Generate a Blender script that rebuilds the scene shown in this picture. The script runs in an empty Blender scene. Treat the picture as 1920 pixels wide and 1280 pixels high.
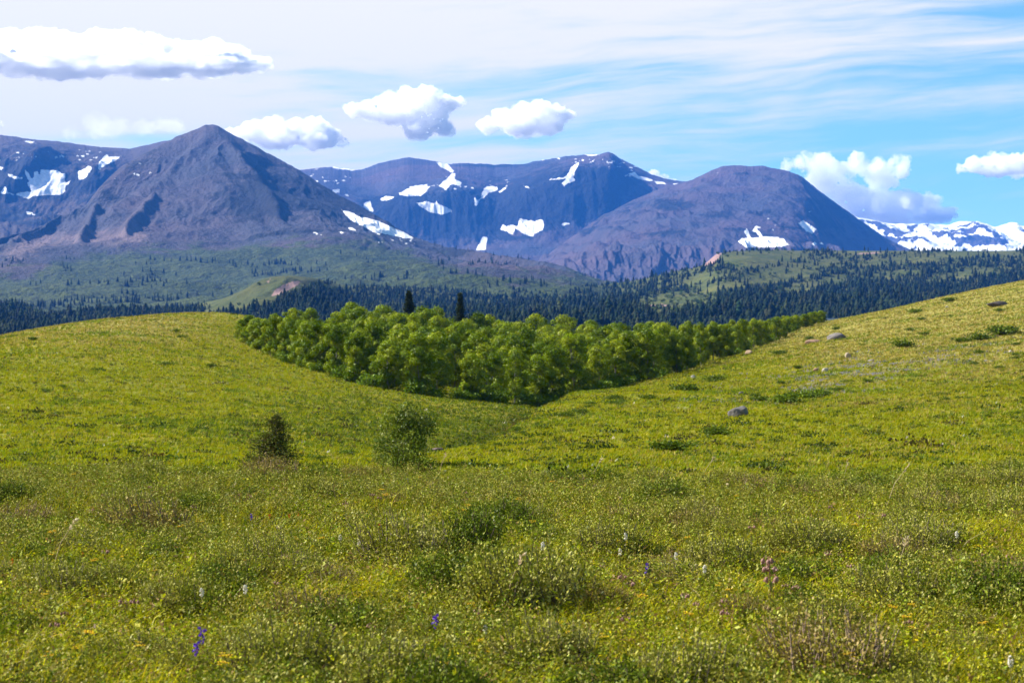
import bpy, math, random
import numpy as np
from mathutils import Vector

rng = np.random.default_rng(7)
random.seed(7)
scene = bpy.context.scene
COL = scene.collection

# ------------------------------------------------------------------ camera, sky, sun, exposure
F_MM = 70.0
K = 36.0 / F_MM / 1920.0          # tangent per photograph pixel
EYE = 1.4
HORIZON = 600.0

cam_data = bpy.data.cameras.new('camera')
cam = bpy.data.objects.new('camera', cam_data)
COL.objects.link(cam)
cam.location = (0, 0, EYE)
cam.rotation_euler = (math.radians(90), 0, 0)
cam_data.lens = F_MM
cam_data.sensor_width = 36.0
cam_data.shift_y = -40.0 / 1920.0
cam_data.clip_start = 0.1
cam_data.clip_end = 80000.0
cam_data.dof.use_dof = True
cam_data.dof.focus_distance = 20.0
cam_data.dof.aperture_fstop = 7.1
scene.camera = cam

SUN_EL = math.radians(37)
SUN_H = Vector((-0.90, 0.34, 0)).normalized()      # towards the sun, on the ground plane
SUN_DIR = Vector((SUN_H.x * math.cos(SUN_EL), SUN_H.y * math.cos(SUN_EL), math.sin(SUN_EL)))

sun_data = bpy.data.lights.new('sun', 'SUN')
sun_data.energy = 5.0
sun_data.angle = math.radians(0.53)
sun_data.color = (1.0, 0.95, 0.86)
sun = bpy.data.objects.new('sun', sun_data)
COL.objects.link(sun)
sun.rotation_euler = SUN_DIR.to_track_quat('Z', 'Y').to_euler()
sun.location = (-50, 30, 60)

world = bpy.data.worlds.new('World')
scene.world = world
world.use_nodes = True


class NT:
    """small helper to write node trees as expressions"""
    def __init__(self, tree):
        self.t = tree
        self.n = tree.nodes
        self.l = tree.links
        self.n.clear()

    def new(self, kind, **kw):
        nd = self.n.new(kind)
        for k, v in kw.items():
            setattr(nd, k, v)
        return nd

    def put(self, sock, v):
        if hasattr(v, 'is_output'):
            self.l.new(v, sock)
        elif isinstance(v, (tuple, list)) and len(v) == 3 and sock.type == 'RGBA':
            sock.default_value = (*v, 1)
        else:
            sock.default_value = v

    def math(self, op, a, b=0.0, c=0.0):
        nd = self.new('ShaderNodeMath', operation=op)
        self.put(nd.inputs[0], a)
        self.put(nd.inputs[1], b)
        self.put(nd.inputs[2], c)
        return nd.outputs[0]

    def step(self, v, a, b, lo=0.0, hi=1.0, smooth=True):
        nd = self.new('ShaderNodeMapRange')
        nd.interpolation_type = 'SMOOTHSTEP' if smooth else 'LINEAR'
        self.put(nd.inputs[0], v)
        for i, x in enumerate((a, b, lo, hi)):
            self.put(nd.inputs[1 + i], x)
        return nd.outputs[0]

    def mix(self, f, a, b, blend='MIX'):
        nd = self.new('ShaderNodeMix', data_type='RGBA', blend_type=blend)
        self.put(nd.inputs[0], f)
        self.put(nd.inputs[6], a)
        self.put(nd.inputs[7], b)
        return nd.outputs[2]

    def noise(self, vec, scale, detail=4.0, rough=0.55, dist=0.0, out='Fac'):
        nd = self.new('ShaderNodeTexNoise')
        if vec is not None:
            self.l.new(vec, nd.inputs['Vector'])
        nd.inputs['Scale'].default_value = scale
        nd.inputs['Detail'].default_value = detail
        nd.inputs['Roughness'].default_value = rough
        nd.inputs['Distortion'].default_value = dist
        return nd.outputs[out]

    def attr(self, name, out='Fac'):
        return self.new('ShaderNodeAttribute', attribute_name=name).outputs[out]

    def xyz(self, x, y, z):
        nd = self.new('ShaderNodeCombineXYZ')
        self.put(nd.inputs[0], x)
        self.put(nd.inputs[1], y)
        self.put(nd.inputs[2], z)
        return nd.outputs[0]

    def scale_vec(self, v, s):
        nd = self.new('ShaderNodeVectorMath', operation='MULTIPLY')
        self.put(nd.inputs[0], v)
        nd.inputs[1].default_value = s
        return nd.outputs[0]


def build_sky():
    t = NT(world.node_tree)
    out = t.new('ShaderNodeOutputWorld')
    bg = t.new('ShaderNodeBackground')
    sky = t.new('ShaderNodeTexSky', sky_type='NISHITA')
    sky.sun_disc = False
    sky.sun_elevation = SUN_EL
    sky.sun_rotation = math.atan2(SUN_H.x, SUN_H.y)
    sky.altitude = 1500
    sky.air_density = 1.0
    sky.dust_density = 0.3
    sky.ozone_density = 4.0
    tc = t.new('ShaderNodeTexCoord').outputs['Generated']
    sp = t.new('ShaderNodeSeparateXYZ')
    t.l.new(tc, sp.inputs[0])
    az = t.math('ARCTAN2', sp.outputs[0], sp.outputs[1])
    el = t.math('ARCSINE', sp.outputs[2])
    # cirrus: long streaks that rise slightly to the right and thin out to the right and to the horizon
    warp = t.noise(t.xyz(t.math('MULTIPLY', az, 5.0), t.math('MULTIPLY', el, 14.0), 3.1), 1.0, 3.0)
    el2 = t.math('ADD', t.math('SUBTRACT', el, t.math('MULTIPLY', az, 0.055)), t.math('MULTIPLY', t.math('SUBTRACT', warp, 0.5), 0.035))
    streak = t.noise(t.xyz(t.math('MULTIPLY', az, 4.5), t.math('MULTIPLY', el2, 46.0), 0.0), 1.0, 5.0, 0.55)
    fine = t.noise(t.xyz(t.math('MULTIPLY', az, 14.0), t.math('MULTIPLY', el2, 150.0), 5.0), 1.0, 4.0, 0.6)
    broad = t.noise(t.xyz(t.math('MULTIPLY', az, 5.0), t.math('MULTIPLY', el, 11.0), 9.0), 1.0, 2.0)
    grad = t.math('SUBTRACT', t.math('MULTIPLY', el2, 4.4), t.math('MULTIPLY', az, 1.25))
    cov = t.math('ADD', grad, t.math('MULTIPLY', t.math('SUBTRACT', streak, 0.5), 2.0))
    cov = t.math('ADD', cov, t.math('MULTIPLY', t.math('SUBTRACT', fine, 0.5), 0.75))
    cov = t.math('ADD', cov, t.math('MULTIPLY', t.math('SUBTRACT', broad, 0.5), 0.55))
    cov = t.step(cov, -0.12, 0.74)
    cov = t.math('MULTIPLY', cov, t.step(el, 0.17, 0.36, 0.93, 0.10))
    blue = t.mix(1.0, sky.outputs[0], SKY_TINT, 'MULTIPLY')
    col = t.mix(cov, blue, CIRRUS)
    t.put(bg.inputs['Color'], col)
    bg.inputs['Strength'].default_value = SKY_STRENGTH
    t.l.new(bg.outputs[0], out.inputs[0])


SKY_STRENGTH = 0.06
SKY_TINT = (0.74, 1.04, 0.90)
CIRRUS = (6.9, 6.45, 5.8)
build_sky()

vs = scene.view_settings
vs.view_transform = 'Standard'
vs.look = 'None'
vs.exposure = 1.5
vs.gamma = 1.0
vs.use_curve_mapping = False

scene.render.engine = 'CYCLES'
cy = scene.cycles
cy.use_denoising = True
cy.sample_clamp_indirect = 2.0
cy.max_bounces = 16
cy.diffuse_bounces = 3
cy.glossy_bounces = 2
cy.transmission_bounces = 4
cy.transparent_max_bounces = 8
cy.volume_bounces = 14
cy.use_adaptive_sampling = True
cy.adaptive_threshold = 0.015


# ------------------------------------------------------------------ helpers
def pchip(xs, ys, x):
    """monotone cubic through (xs, ys); ys may have extra axes after the first"""
    xs = np.asarray(xs, float)
    ys = np.asarray(ys, float)
    x = np.asarray(x, float)
    h = np.diff(xs).reshape((-1,) + (1,) * (ys.ndim - 1))
    d = np.diff(ys, axis=0) / h
    m = np.zeros_like(ys)
    if len(xs) > 2:
        a, b = d[:-1], d[1:]
        ok = (a * b) > 0
        with np.errstate(divide='ignore', invalid='ignore'):
            hm = 2 * a * b / (a + b)
        m[1:-1] = np.where(ok, hm, 0)
    m[0], m[-1] = d[0], d[-1]
    x = np.clip(x, xs[0], xs[-1])
    i = np.clip(np.searchsorted(xs, x, side='right') - 1, 0, len(xs) - 2)
    sh = x.shape + (1,) * (ys.ndim - 1)
    hh = (xs[i + 1] - xs[i]).reshape(sh)
    t = ((x - xs[i]).reshape(sh)) / hh
    return ((2 * t ** 3 - 3 * t ** 2 + 1) * ys[i] + (t ** 3 - 2 * t ** 2 + t) * hh * m[i]
            + (-2 * t ** 3 + 3 * t ** 2) * ys[i + 1] + (t ** 3 - t ** 2) * hh * m[i + 1])


def C(*pts):
    """a curve over photograph columns: value(px)"""
    xs = [p[0] for p in pts]
    ys = [p[1] for p in pts]
    return lambda x: pchip(xs, ys, x)


def _hash(ix, iy, seed):
    h = (ix.astype(np.int64) * 374761393 + iy.astype(np.int64) * 668265263 + seed * 974711) & 0xffffffff
    h = ((h ^ (h >> 13)) * 1274126177) & 0xffffffff
    h = ((h ^ (h >> 16)) * 2246822519) & 0xffffffff
    return (h ^ (h >> 15)) & 0xffff


def gnoise(x, y, seed=0):
    x0 = np.floor(x)
    y0 = np.floor(y)
    fx, fy = x - x0, y - y0
    u = fx * fx * fx * (fx * (fx * 6 - 15) + 10)
    v = fy * fy * fy * (fy * (fy * 6 - 15) + 10)

    def g(i, j):
        a = _hash(x0 + i, y0 + j, seed) * (2 * math.pi / 65536)
        return np.cos(a) * (fx - i) + np.sin(a) * (fy - j)
    return 1.5 * ((g(0, 0) * (1 - u) + g(1, 0) * u) * (1 - v) + (g(0, 1) * (1 - u) + g(1, 1) * u) * v)


def fbm(x, y, seed=0, octaves=5, gain=0.5, lac=2.03):
    s, a, n = 0, 1.0, 0
    for o in range(octaves):
        s = s + a * gnoise(x, y, seed + o * 17)
        n += a
        a *= gain
        x, y = x * lac + 13.7, y * lac - 7.1
    return s / n


def ridged(x, y, seed=0, octaves=5, gain=0.55, lac=2.1):
    s, a, n, w = 0, 1.0, 0, 1.0
    for o in range(octaves):
        r = (1 - np.abs(gnoise(x, y, seed + o * 31))) ** 2
        s = s + a * r * w
        w = np.clip(r * 1.4, 0, 1)
        n += a
        a *= gain
        x, y = x * lac + 5.3, y * lac + 9.1
    return s / n


def smooth(a, b, x):
    t = np.clip((x - a) / (b - a), 0, 1)
    return t * t * (3 - 2 * t)


def poly_sd(px, py, poly):
    """signed distance in the polygon's own units, positive inside"""
    poly = np.asarray(poly, float)
    d = np.full(px.shape, 1e9)
    inside = np.zeros(px.shape, bool)
    n = len(poly)
    for i in range(n):
        ax, ay = poly[i]
        bx, by = poly[(i + 1) % n]
        ex, ey = bx - ax, by - ay
        wx, wy = px - ax, py - ay
        t = np.clip((wx * ex + wy * ey) / (ex * ex + ey * ey + 1e-9), 0, 1)
        d = np.minimum(d, np.hypot(wx - ex * t, wy - ey * t))
        c = ((ay > py) != (by > py))
        if ey != 0:
            inside ^= c & (px < ex * (py - ay) / ey + ax)
    return np.where(inside, d, -d)


def polys_sd(px, py, polys):
    best = np.full(px.shape, -60.0)
    for p in polys:
        q = np.asarray(p, float)
        lo, hi = q.min(0) - 14, q.max(0) + 14
        m = (px > lo[0]) & (px < hi[0]) & (py > lo[1]) & (py < hi[1])
        if m.any():
            best[m] = np.maximum(best[m], poly_sd(px[m], py[m], p))
    return best


def make_mesh(name, verts, faces, floats=None, colors=None, smooth_shade=False):
    """verts (n,3); faces: one (m,3) or (m,4) array, or a list of such arrays"""
    if isinstance(faces, np.ndarray):
        faces = [faces]
    me = bpy.data.meshes.new(name)
    verts = np.asarray(verts, np.float32)
    me.vertices.add(len(verts))
    me.vertices.foreach_set('co', verts.ravel())
    idx = np.concatenate([f.ravel() for f in faces]).astype(np.int32)
    tot = np.concatenate([np.full(len(f), f.shape[1], np.int32) for f in faces])
    start = np.concatenate([[0], np.cumsum(tot)[:-1]]).astype(np.int32)
    me.loops.add(len(idx))
    me.loops.foreach_set('vertex_index', idx)
    me.polygons.add(len(tot))
    me.polygons.foreach_set('loop_start', start)
    me.polygons.foreach_set('loop_total', tot)
    if smooth_shade:
        me.polygons.foreach_set('use_smooth', np.ones(len(tot), bool))
    for k, v in (floats or {}).items():
        a = me.attributes.new(k, 'FLOAT', 'POINT')
        a.data.foreach_set('value', np.asarray(v, np.float32).ravel())
    for k, v in (colors or {}).items():
        v = np.asarray(v, np.float32)
        if v.shape[1] == 3:
            v = np.concatenate([v, np.ones((len(v), 1), np.float32)], 1)
        a = me.attributes.new(k, 'FLOAT_COLOR', 'POINT')
        a.data.foreach_set('color', v.ravel())
    me.update(calc_edges=True)
    return me


def link(name, me, material=None, parent=None, loc=None):
    o = bpy.data.objects.new(name, me)
    COL.objects.link(o)
    if material is not None and not me.materials:
        me.materials.append(material)
    if parent is not None:
        o.parent = parent
    if loc is not None:
        o.location = loc
    return o


def tag(o, label, category, group=None, kind=None):
    o['label'] = label
    o['category'] = category
    if group:
        o['group'] = group
    if kind:
        o['kind'] = kind
    return o


def empty(name, loc, rz=0.0, s=1.0):
    o = bpy.data.objects.new(name, None)
    o.empty_display_size = 0.2
    COL.objects.link(o)
    o.location = loc
    o.rotation_euler = (0, 0, rz)
    o.scale = (s, s, s) if not isinstance(s, tuple) else s
    return o


def plant(name, parts, loc, rz=0.0, s=1.0):
    """an Empty with one mesh child per part; parts = [(part name, mesh)]; meshes are shared between copies"""
    r = empty(name, loc, rz, s)
    for pn, me in parts:
        o = bpy.data.objects.new(pn, me)
        COL.objects.link(o)
        o.parent = r
    return r


class Geo:
    """collects leaves, blades and tubes into arrays"""
    def __init__(self):
        self.v, self.f3, self.f4, self.c, self.n = [], [], [], [], 0

    def add(self, v, f, c):
        v = np.asarray(v, float).reshape(-1, 3)
        f = np.asarray(f, int) + self.n
        (self.f3 if f.shape[1] == 3 else self.f4).append(f)
        c = np.asarray(c, float)
        if c.ndim == 1:
            c = np.tile(c, (len(v), 1))
        self.v.append(v)
        self.c.append(c)
        self.n += len(v)

    def leaves(self, p, d, w, col):
        """diamond leaves: base p, axis d (with length), half width vector w, colour per leaf"""
        n = len(p)
        mid = p + d * 0.45
        v = np.stack([p, mid + w, p + d, mid - w], 1).reshape(-1, 3)
        f = np.arange(n * 4).reshape(n, 4)
        self.add(v, f, np.repeat(col, 4, 0))

    def blades(self, p, d, bend, w, col):
        """grass blades with one bend: base p, first half d, second half d+bend, half width vector w"""
        n = len(p)
        m = p + d * 0.55
        tip = m + d * 0.45 + bend
        v = np.stack([p - w, p + w, m + w * 0.75, m - w * 0.75, tip], 1).reshape(-1, 3)
        i = np.arange(n)[:, None] * 5
        self.add(v, np.concatenate([i + np.array([[0, 1, 2]]), i + np.array([[0, 2, 3]]), i + np.array([[3, 2, 4]])]), np.repeat(col, 5, 0))

    def tube(self, pts, rad, col, sides=5):
        pts = np.asarray(pts, float)
        rad = np.asarray(rad, float)
        n = len(pts)
        t = np.gradient(pts, axis=0)
        t /= np.linalg.norm(t, axis=1)[:, None] + 1e-9
        up = np.array([0.31, 0.95, 0.05]) if abs(t[0][2]) > 0.7 else np.array([0, 0, 1.0])
        a = np.cross(t, up)
        a /= np.linalg.norm(a, axis=1)[:, None] + 1e-9
        b = np.cross(t, a)
        th = np.linspace(0, 2 * np.pi, sides, endpoint=False)
        ring = pts[:, None] + rad[:, None, None] * (a[:, None] * np.cos(th)[None, :, None] + b[:, None] * np.sin(th)[None, :, None])
        i = np.arange(n - 1)[:, None] * sides
        j = np.arange(sides)[None]
        q = np.stack([i + j, i + (j + 1) % sides, i + sides + (j + 1) % sides, i + sides + j], -1).reshape(-1, 4)
        self.add(ring.reshape(-1, 3), q, col)

    def mesh(self, name, smooth_shade=False):
        fs = []
        if self.f3:
            fs.append(np.concatenate(self.f3))
        if self.f4:
            fs.append(np.concatenate(self.f4))
        return make_mesh(name, np.concatenate(self.v), fs, colors={'col': np.concatenate(self.c)}, smooth_shade=smooth_shade)


def unit(v):
    return v / (np.linalg.norm(v, axis=-1, keepdims=True) + 1e-9)


def rand_dirs(n):
    return unit(rng.normal(size=(n, 3)))


def pick(palette, n, jitter=0.18, weights=None):
    pal = np.asarray(palette, float)
    w = None if weights is None else np.asarray(weights, float) / np.sum(weights)
    c = pal[rng.choice(len(pal), n, p=w)]
    return np.clip(c * (1 + jitter * rng.normal(size=(n, 1))) * (1 + 0.06 * rng.normal(size=(n, 3))), 0.002, 1)


# ------------------------------------------------------------------ materials
def new_mat(name):
    m = bpy.data.materials.new(name)
    m.use_nodes = True
    t = NT(m.node_tree)
    out = t.new('ShaderNodeOutputMaterial')
    return m, t, out


def mat_foliage(name, translucency=0.4, gloss=0.05, rough=0.45):
    m, t, out = new_mat(name)
    col = t.attr('col', 'Color')
    d = t.new('ShaderNodeBsdfDiffuse')
    t.put(d.inputs[0], col)
    tr = t.new('ShaderNodeBsdfTranslucent')
    t.put(tr.inputs[0], col)
    g = t.new('ShaderNodeBsdfGlossy')
    g.inputs['Color'].default_value = (0.9, 0.9, 0.85, 1)
    g.inputs['Roughness'].default_value = rough
    m1 = t.new('ShaderNodeMixShader')
    m1.inputs[0].default_value = translucency
    t.l.new(d.outputs[0], m1.inputs[1])
    t.l.new(tr.outputs[0], m1.inputs[2])
    m2 = t.new('ShaderNodeMixShader')
    m2.inputs[0].default_value = gloss
    t.l.new(m1.outputs[0], m2.inputs[1])
    t.l.new(g.outputs[0], m2.inputs[2])
    t.l.new(m2.outputs[0], out.inputs[0])
    return m


def mat_col(name, rough=0.85, bump_scale=None, bump=0.2):
    m, t, out = new_mat(name)
    b = t.new('ShaderNodeBsdfPrincipled')
    vec = t.new('ShaderNodeTexCoord').outputs['Object']
    col = t.attr('col', 'Color')
    if bump_scale:
        nz = t.noise(vec, bump_scale, 6, 0.6)
        col = t.mix(t.step(nz, 0.35, 0.7, 0.0, 0.55), col, t.mix(1.0, col, (0.45, 0.45, 0.48), 'MULTIPLY'))
        bp = t.new('ShaderNodeBump')
        bp.inputs['Strength'].default_value = bump
        t.put(bp.inputs['Height'], nz)
        t.l.new(bp.outputs[0], b.inputs['Normal'])
    t.put(b.inputs['Base Color'], col)
    b.inputs['Roughness'].default_value = rough
    b.inputs['Specular IOR Level'].default_value = 0.25
    t.l.new(b.outputs[0], out.inputs[0])
    return m


M_GRASS = mat_foliage('grass blades', 0.32, 0.012, 0.4)
M_TURF = mat_foliage('hill grass blades', 0.4, 0.006, 0.5)
M_LEAF = mat_foliage('leaves', 0.26, 0.01, 0.45)
M_TREE = mat_foliage('aspen leaves', 0.34, 0.012, 0.45)
M_SAGE = mat_foliage('silvery leaves', 0.14, 0.012, 0.5)
M_NEEDLE = mat_foliage('conifer needles', 0.12, 0.003, 0.5)
M_PETAL = mat_foliage('petals', 0.35, 0.02, 0.5)
M_BARK = mat_col('bark', 0.9, 9.0, 0.3)
M_ROCK = mat_col('rock', 0.9, 5.0, 0.6)
M_WALL = mat_col('painted wall', 0.8)


def mat_mountain(name, rock_a, rock_b, dark, scale, veg_cols, scree=(0.15, 0.11, 0.11)):
    m, t, out = new_mat(name)
    b = t.new('ShaderNodeBsdfPrincipled')
    vec = t.new('ShaderNodeTexCoord').outputs['Object']
    n1 = t.noise(vec, 0.0016 * scale, 6, 0.6)
    n2 = t.noise(vec, 0.011 * scale, 6, 0.65)
    n3 = t.noise(t.scale_vec(vec, (1, 0.35, 0.35)), 0.03 * scale, 5, 0.7)
    n4 = t.noise(vec, 0.06 * scale, 4, 0.7)
    rock = t.mix(t.step(n1, 0.35, 0.65), rock_a, rock_b)
    rock = t.mix(t.step(n2, 0.42, 0.75, 0, 0.6), rock, t.mix(1.0, rock, (1.35, 1.25, 1.2), 'MULTIPLY'))
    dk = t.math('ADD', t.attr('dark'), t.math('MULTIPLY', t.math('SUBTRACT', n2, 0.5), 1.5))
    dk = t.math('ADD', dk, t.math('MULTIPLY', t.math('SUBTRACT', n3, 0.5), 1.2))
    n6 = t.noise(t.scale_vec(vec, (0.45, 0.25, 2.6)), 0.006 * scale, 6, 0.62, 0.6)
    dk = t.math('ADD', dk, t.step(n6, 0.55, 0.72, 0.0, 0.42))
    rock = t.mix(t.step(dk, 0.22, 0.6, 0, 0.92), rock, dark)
    sc = t.math('ADD', t.attr('scree'), t.math('MULTIPLY', t.math('SUBTRACT', n2, 0.5), 1.6))
    rock = t.mix(t.step(sc, 0.4, 0.8, 0, 0.8), rock, scree)
    vg = t.math('ADD', t.attr('veg'), t.math('MULTIPLY', t.math('SUBTRACT', n2, 0.5), 1.3))
    vg = t.math('ADD', vg, t.math('MULTIPLY', t.math('SUBTRACT', n4, 0.5), 0.7))
    veg = t.mix(t.step(n3, 0.35, 0.65), veg_cols[0], veg_cols[1])
    veg = t.mix(t.step(n4, 0.52, 0.62, 0, 0.8), veg, veg_cols[2])
    rock = t.mix(1.0, rock, t.mix(n4, (0.55, 0.55, 0.58), (1.45, 1.42, 1.40)), 'MULTIPLY')
    base = t.mix(t.step(vg, 0.4, 0.7), rock, veg)
    sn = t.math('ADD', t.attr('snow'), t.math('MULTIPLY', t.math('SUBTRACT', n3, 0.5), 7.0))
    sn = t.math('ADD', sn, t.math('MULTIPLY', t.math('SUBTRACT', n4, 0.5), 5.0))
    snow = t.step(sn, -0.25, 0.45)
    base = t.mix(snow, base, t.mix(t.step(n4, 0.35, 0.6), (0.62, 0.62, 0.64), (0.82, 0.82, 0.83)))
    t.put(b.inputs['Base Color'], base)
    b.inputs['Roughness'].default_value = 0.9
    b.inputs['Specular IOR Level'].default_value = 0.1
    bp = t.new('ShaderNodeBump')
    bp.inputs['Strength'].default_value = 0.85
    bp.inputs['Distance'].default_value = 24.0 / scale
    h = t.math('ADD', n2, t.math('MULTIPLY', n4, 0.7))
    h = t.math('MULTIPLY', h, t.math('SUBTRACT', 1.0, t.math('MULTIPLY', snow, 0.85)))
    t.put(bp.inputs['Height'], h)
    t.l.new(bp.outputs[0], b.inputs['Normal'])
    t.l.new(b.outputs[0], out.inputs[0])
    return m


# ------------------------------------------------------------------ far terrain: sheets laid out by distance
LAST = []


def sheet(pxs, lines, rows):
    LAST[:] = lines
    """lines: [(py curve, Y curve)] from front to back; rows: how many rows in each gap. Returns PX, PY, Y, J arrays (rows x cols)"""
    py = np.stack([np.asarray(a(pxs), float) + np.zeros_like(pxs) for a, b in lines])
    yy = np.stack([np.asarray(b(pxs), float) + np.zeros_like(pxs) for a, b in lines])
    j = np.concatenate([np.linspace(i, i + 1, r, endpoint=False) for i, r in enumerate(rows)] + [[len(rows)]])
    js = np.arange(len(lines))
    PY = pchip(js, py, j)
    YY = np.exp(pchip(js, np.log(yy), j))
    PX = np.tile(pxs, (len(j), 1))
    return PX, PY, YY, np.tile(j[:, None], (1, len(pxs)))


def const(v):
    return lambda x: np.zeros_like(np.asarray(x, float)) + v


def grid_faces(r, c):
    i = (np.arange(r - 1)[:, None] * c + np.arange(c - 1)[None]).ravel()
    return np.stack([i, i + 1, i + c + 1, i + c], 1)


def to_world(PX, PY, Y):
    return Y * (PX - 960) * K, Y, (HORIZON - PY) * K * Y + EYE


def proj_py(Y, Z):
    return HORIZON - (Z - EYE) / (K * Y)


def bumps(n, sx, sy, px, py):
    """small snow spots scattered round (px, py)"""
    out = []
    for _ in range(n):
        x, y = random.gauss(px, sx), random.gauss(py, sy)
        w, h = random.uniform(1.2, 4.0), random.uniform(0.7, 1.6)
        out.append([(x - w, y), (x - w * 0.3, y - h), (x + w, y - h * 0.4), (x + w * 0.6, y + h)])
    return out


VEG_FAR = ((0.026, 0.042, 0.012), (0.050, 0.066, 0.015), (0.009, 0.015, 0.009))


def finish_mountain(name, label, material, PX, PY, Y, J, dz, snow_polys, dark, scree, veg):
    PYs = PY + (1.5 * fbm(PX / 17.0, PX * 0 + 2.2, 950, 4) + 0.7 * fbm(PX / 4.0, PX * 0 + 7.7, 951, 2)) * smooth(len(LAST) - 3.0, len(LAST) - 2.0, J)
    X, YY, Z = to_world(PX, PYs, Y)
    Z = Z + dz
    PYn = proj_py(YY, Z)
    sd = polys_sd(PX, PYn, snow_polys)
    v = np.stack([X, YY, Z], -1).reshape(-1, 3)
    me = make_mesh(name, v, grid_faces(*PX.shape),
                   floats={'snow': sd, 'dark': dark(PX, PYn), 'scree': scree(PX, PYn), 'veg': veg(PX, PYn)}, smooth_shade=True)
    o = link(name, me, material)
    tag(o, label, 'mountain', kind='structure')
    return X, YY, Z, PYn


def field(blobs):
    """soft sum of ellipses (px, py, rx, ry, value)"""
    def f(px, py):
        s = np.zeros(px.shape)
        for x, y, rx, ry, v in blobs:
            s = s + v * np.exp(-(((px - x) / rx) ** 2 + ((py - y) / ry) ** 2))
        return s
    return f


# main pyramid peak --------------------------------------------------------------
def build_main_mountain():
    pxs = np.arange(-420, 1240, 1.6)
    sky = C((-420, 540), (-200, 500), (0, 447), (40, 436), (90, 418), (150, 395), (190, 348), (230, 312), (270, 288), (310, 267), (350, 250), (372, 241), (384, 235), (396, 234), (408, 236), (418, 242),
            (440, 255), (470, 270), (520, 297), (560, 320), (600, 345), (640, 369), (680, 390), (720, 414), (760, 437), (800, 454), (830, 461), (860, 466), (960, 481), (1050, 497), (1100, 516), (1160, 545), (1240, 560))
    skyY = C((-420, 4600), (0, 5200), (150, 5700), (395, 6500), (600, 6300), (760, 5600), (900, 4900), (1240, 4300))
    lines = [
        (const(690), const(2000)),
        (C((-420, 600), (0, 592), (300, 585), (600, 570), (800, 558), (1100, 556), (1240, 580)), const(2700)),
        (C((-420, 562), (0, 556), (300, 550), (600, 536), (800, 520), (1000, 522), (1100, 538), (1240, 572)), const(3300)),
        (C((-420, 550), (-200, 518), (0, 482), (150, 462), (280, 446), (400, 440), (600, 446), (750, 478), (860, 494), (1000, 508), (1100, 526), (1240, 566)), C((-420, 4000), (400, 4900), (700, 4600), (1240, 3900))),
        (C((-420, 545), (-200, 508), (0, 462), (100, 436), (200, 385), (300, 345), (395, 325), (500, 360), (620, 400), (720, 436), (800, 464), (860, 479), (960, 494), (1050, 506), (1100, 521), (1240, 563)),
         C((-420, 4300), (395, 5700), (700, 5200), (1240, 4100))),
        (sky, skyY),
        (lambda x: sky(x) + 95, lambda x: skyY(x) + 1100),
    ]
    PX, PY, Y, J = sheet(pxs, lines, [8, 26, 46, 80, 90, 16])
    X, YY, Z0 = to_world(PX, PY, Y)
    env = smooth(0, 1.2, J) * (1 - 0.97 * smooth(4.2, 5.0, J)) * (1 - 0.5 * smooth(5, 6, J))
    wx = X + 160 * fbm(X / 700, YY / 700, 3, 3)
    wy = YY + 160 * fbm(X / 700, YY / 700, 8, 3)
    gully = 0.55 * (ridged(wx / 420 + wy / 1500, wy / 1900, 21, 4) - 0.45) + 0.20 * (ridged(wx / 120 + wy / 700, wy / 900, 27, 5) - 0.45)
    small = fbm(X / 130, YY / 130, 40, 5)
    hum = fbm(X / 420, YY / 300, 70, 5)
    rocky = smooth(2.6, 3.4, J)
    dz = env * (rocky * (95 * gully + 13 * small) + (1 - rocky) * (40 * hum + 12 * small))
    # the long rib that runs down from the summit and the spurs at its foot
    for pts, amp, wid in ([(400, 245), (345, 300), (290, 350), (210, 400)], 16, 10), ([(290, 372), (262, 410), (235, 440)], 22, 8), ([(110, 415), (70, 440), (20, 462)], 26, 9), ([(180, 402), (165, 430), (150, 455)], 24, 8), ([(415, 250), (460, 330), (520, 400)], 26, 14):
        d = np.full(PX.shape, 1e9)
        for (ax, ay), (bx, by) in zip(pts[:-1], pts[1:]):
            tt = np.clip(((PX - ax) * (bx - ax) + (PY - ay) * (by - ay)) / ((bx - ax) ** 2 + (by - ay) ** 2), 0, 1)
            d = np.minimum(d, np.hypot(PX - ax - tt * (bx - ax), PY - ay - tt * (by - ay)))
        dz += amp * np.exp(-(d / wid) ** 2) * (1 - smooth(4.55, 5.0, J)) * env
    dz += 5.0 * fbm(X / 60, YY / 60, 91, 3) * smooth(4.6, 5, J)
    snow = [
        [(640, 393), (656, 396), (672, 406), (690, 409), (706, 413), (722, 420), (740, 428), (758, 436), (776, 446), (760, 447), (730, 441), (700, 435), (680, 425), (660, 414), (648, 404)],
        [(572, 446), (584, 447), (580, 449)], [(586, 435), (598, 437), (594, 440)], [(600, 440), (612, 443), (606, 445)], [(635, 434), (648, 436), (640, 438)], [(652, 426), (662, 427), (668, 432), (656, 431)],
        [(155, 317), (165, 310), (173, 314), (168, 323), (160, 334), (147, 337), (146, 322)],
        [(184, 305), (200, 289), (204, 295), (229, 292), (215, 302), (196, 312), (184, 318)],
    ] + bumps(14, 30, 6, 760, 449) + bumps(8, 26, 18, 245, 318)
    dark = field([(500, 345, 90, 60, 0.5), (470, 390, 110, 45, 0.35), (270, 300, 60, 30, 0.3), (700, 400, 90, 22, 0.55), (620, 360, 60, 25, 0.4), (215, 350, 50, 40, 0.35), (60, 490, 90, 20, 0.2), (430, 470, 130, 14, 0.35), (640, 375, 60, 14, 0.5), (840, 470, 60, 8, 0.6)])  # dark rock tones; soft shadow and the right flank's shade are painted in
    scree = field([(70, 450, 70, 22, 0.75), (190, 440, 60, 30, 0.5), (250, 420, 22, 45, 0.55), (400, 262, 26, 14, 0.3), (340, 305, 40, 18, 0.35), (320, 445, 160, 14, 0.35), (30, 480, 60, 12, 0.6), (900, 495, 120, 8, 0.35)])

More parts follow.
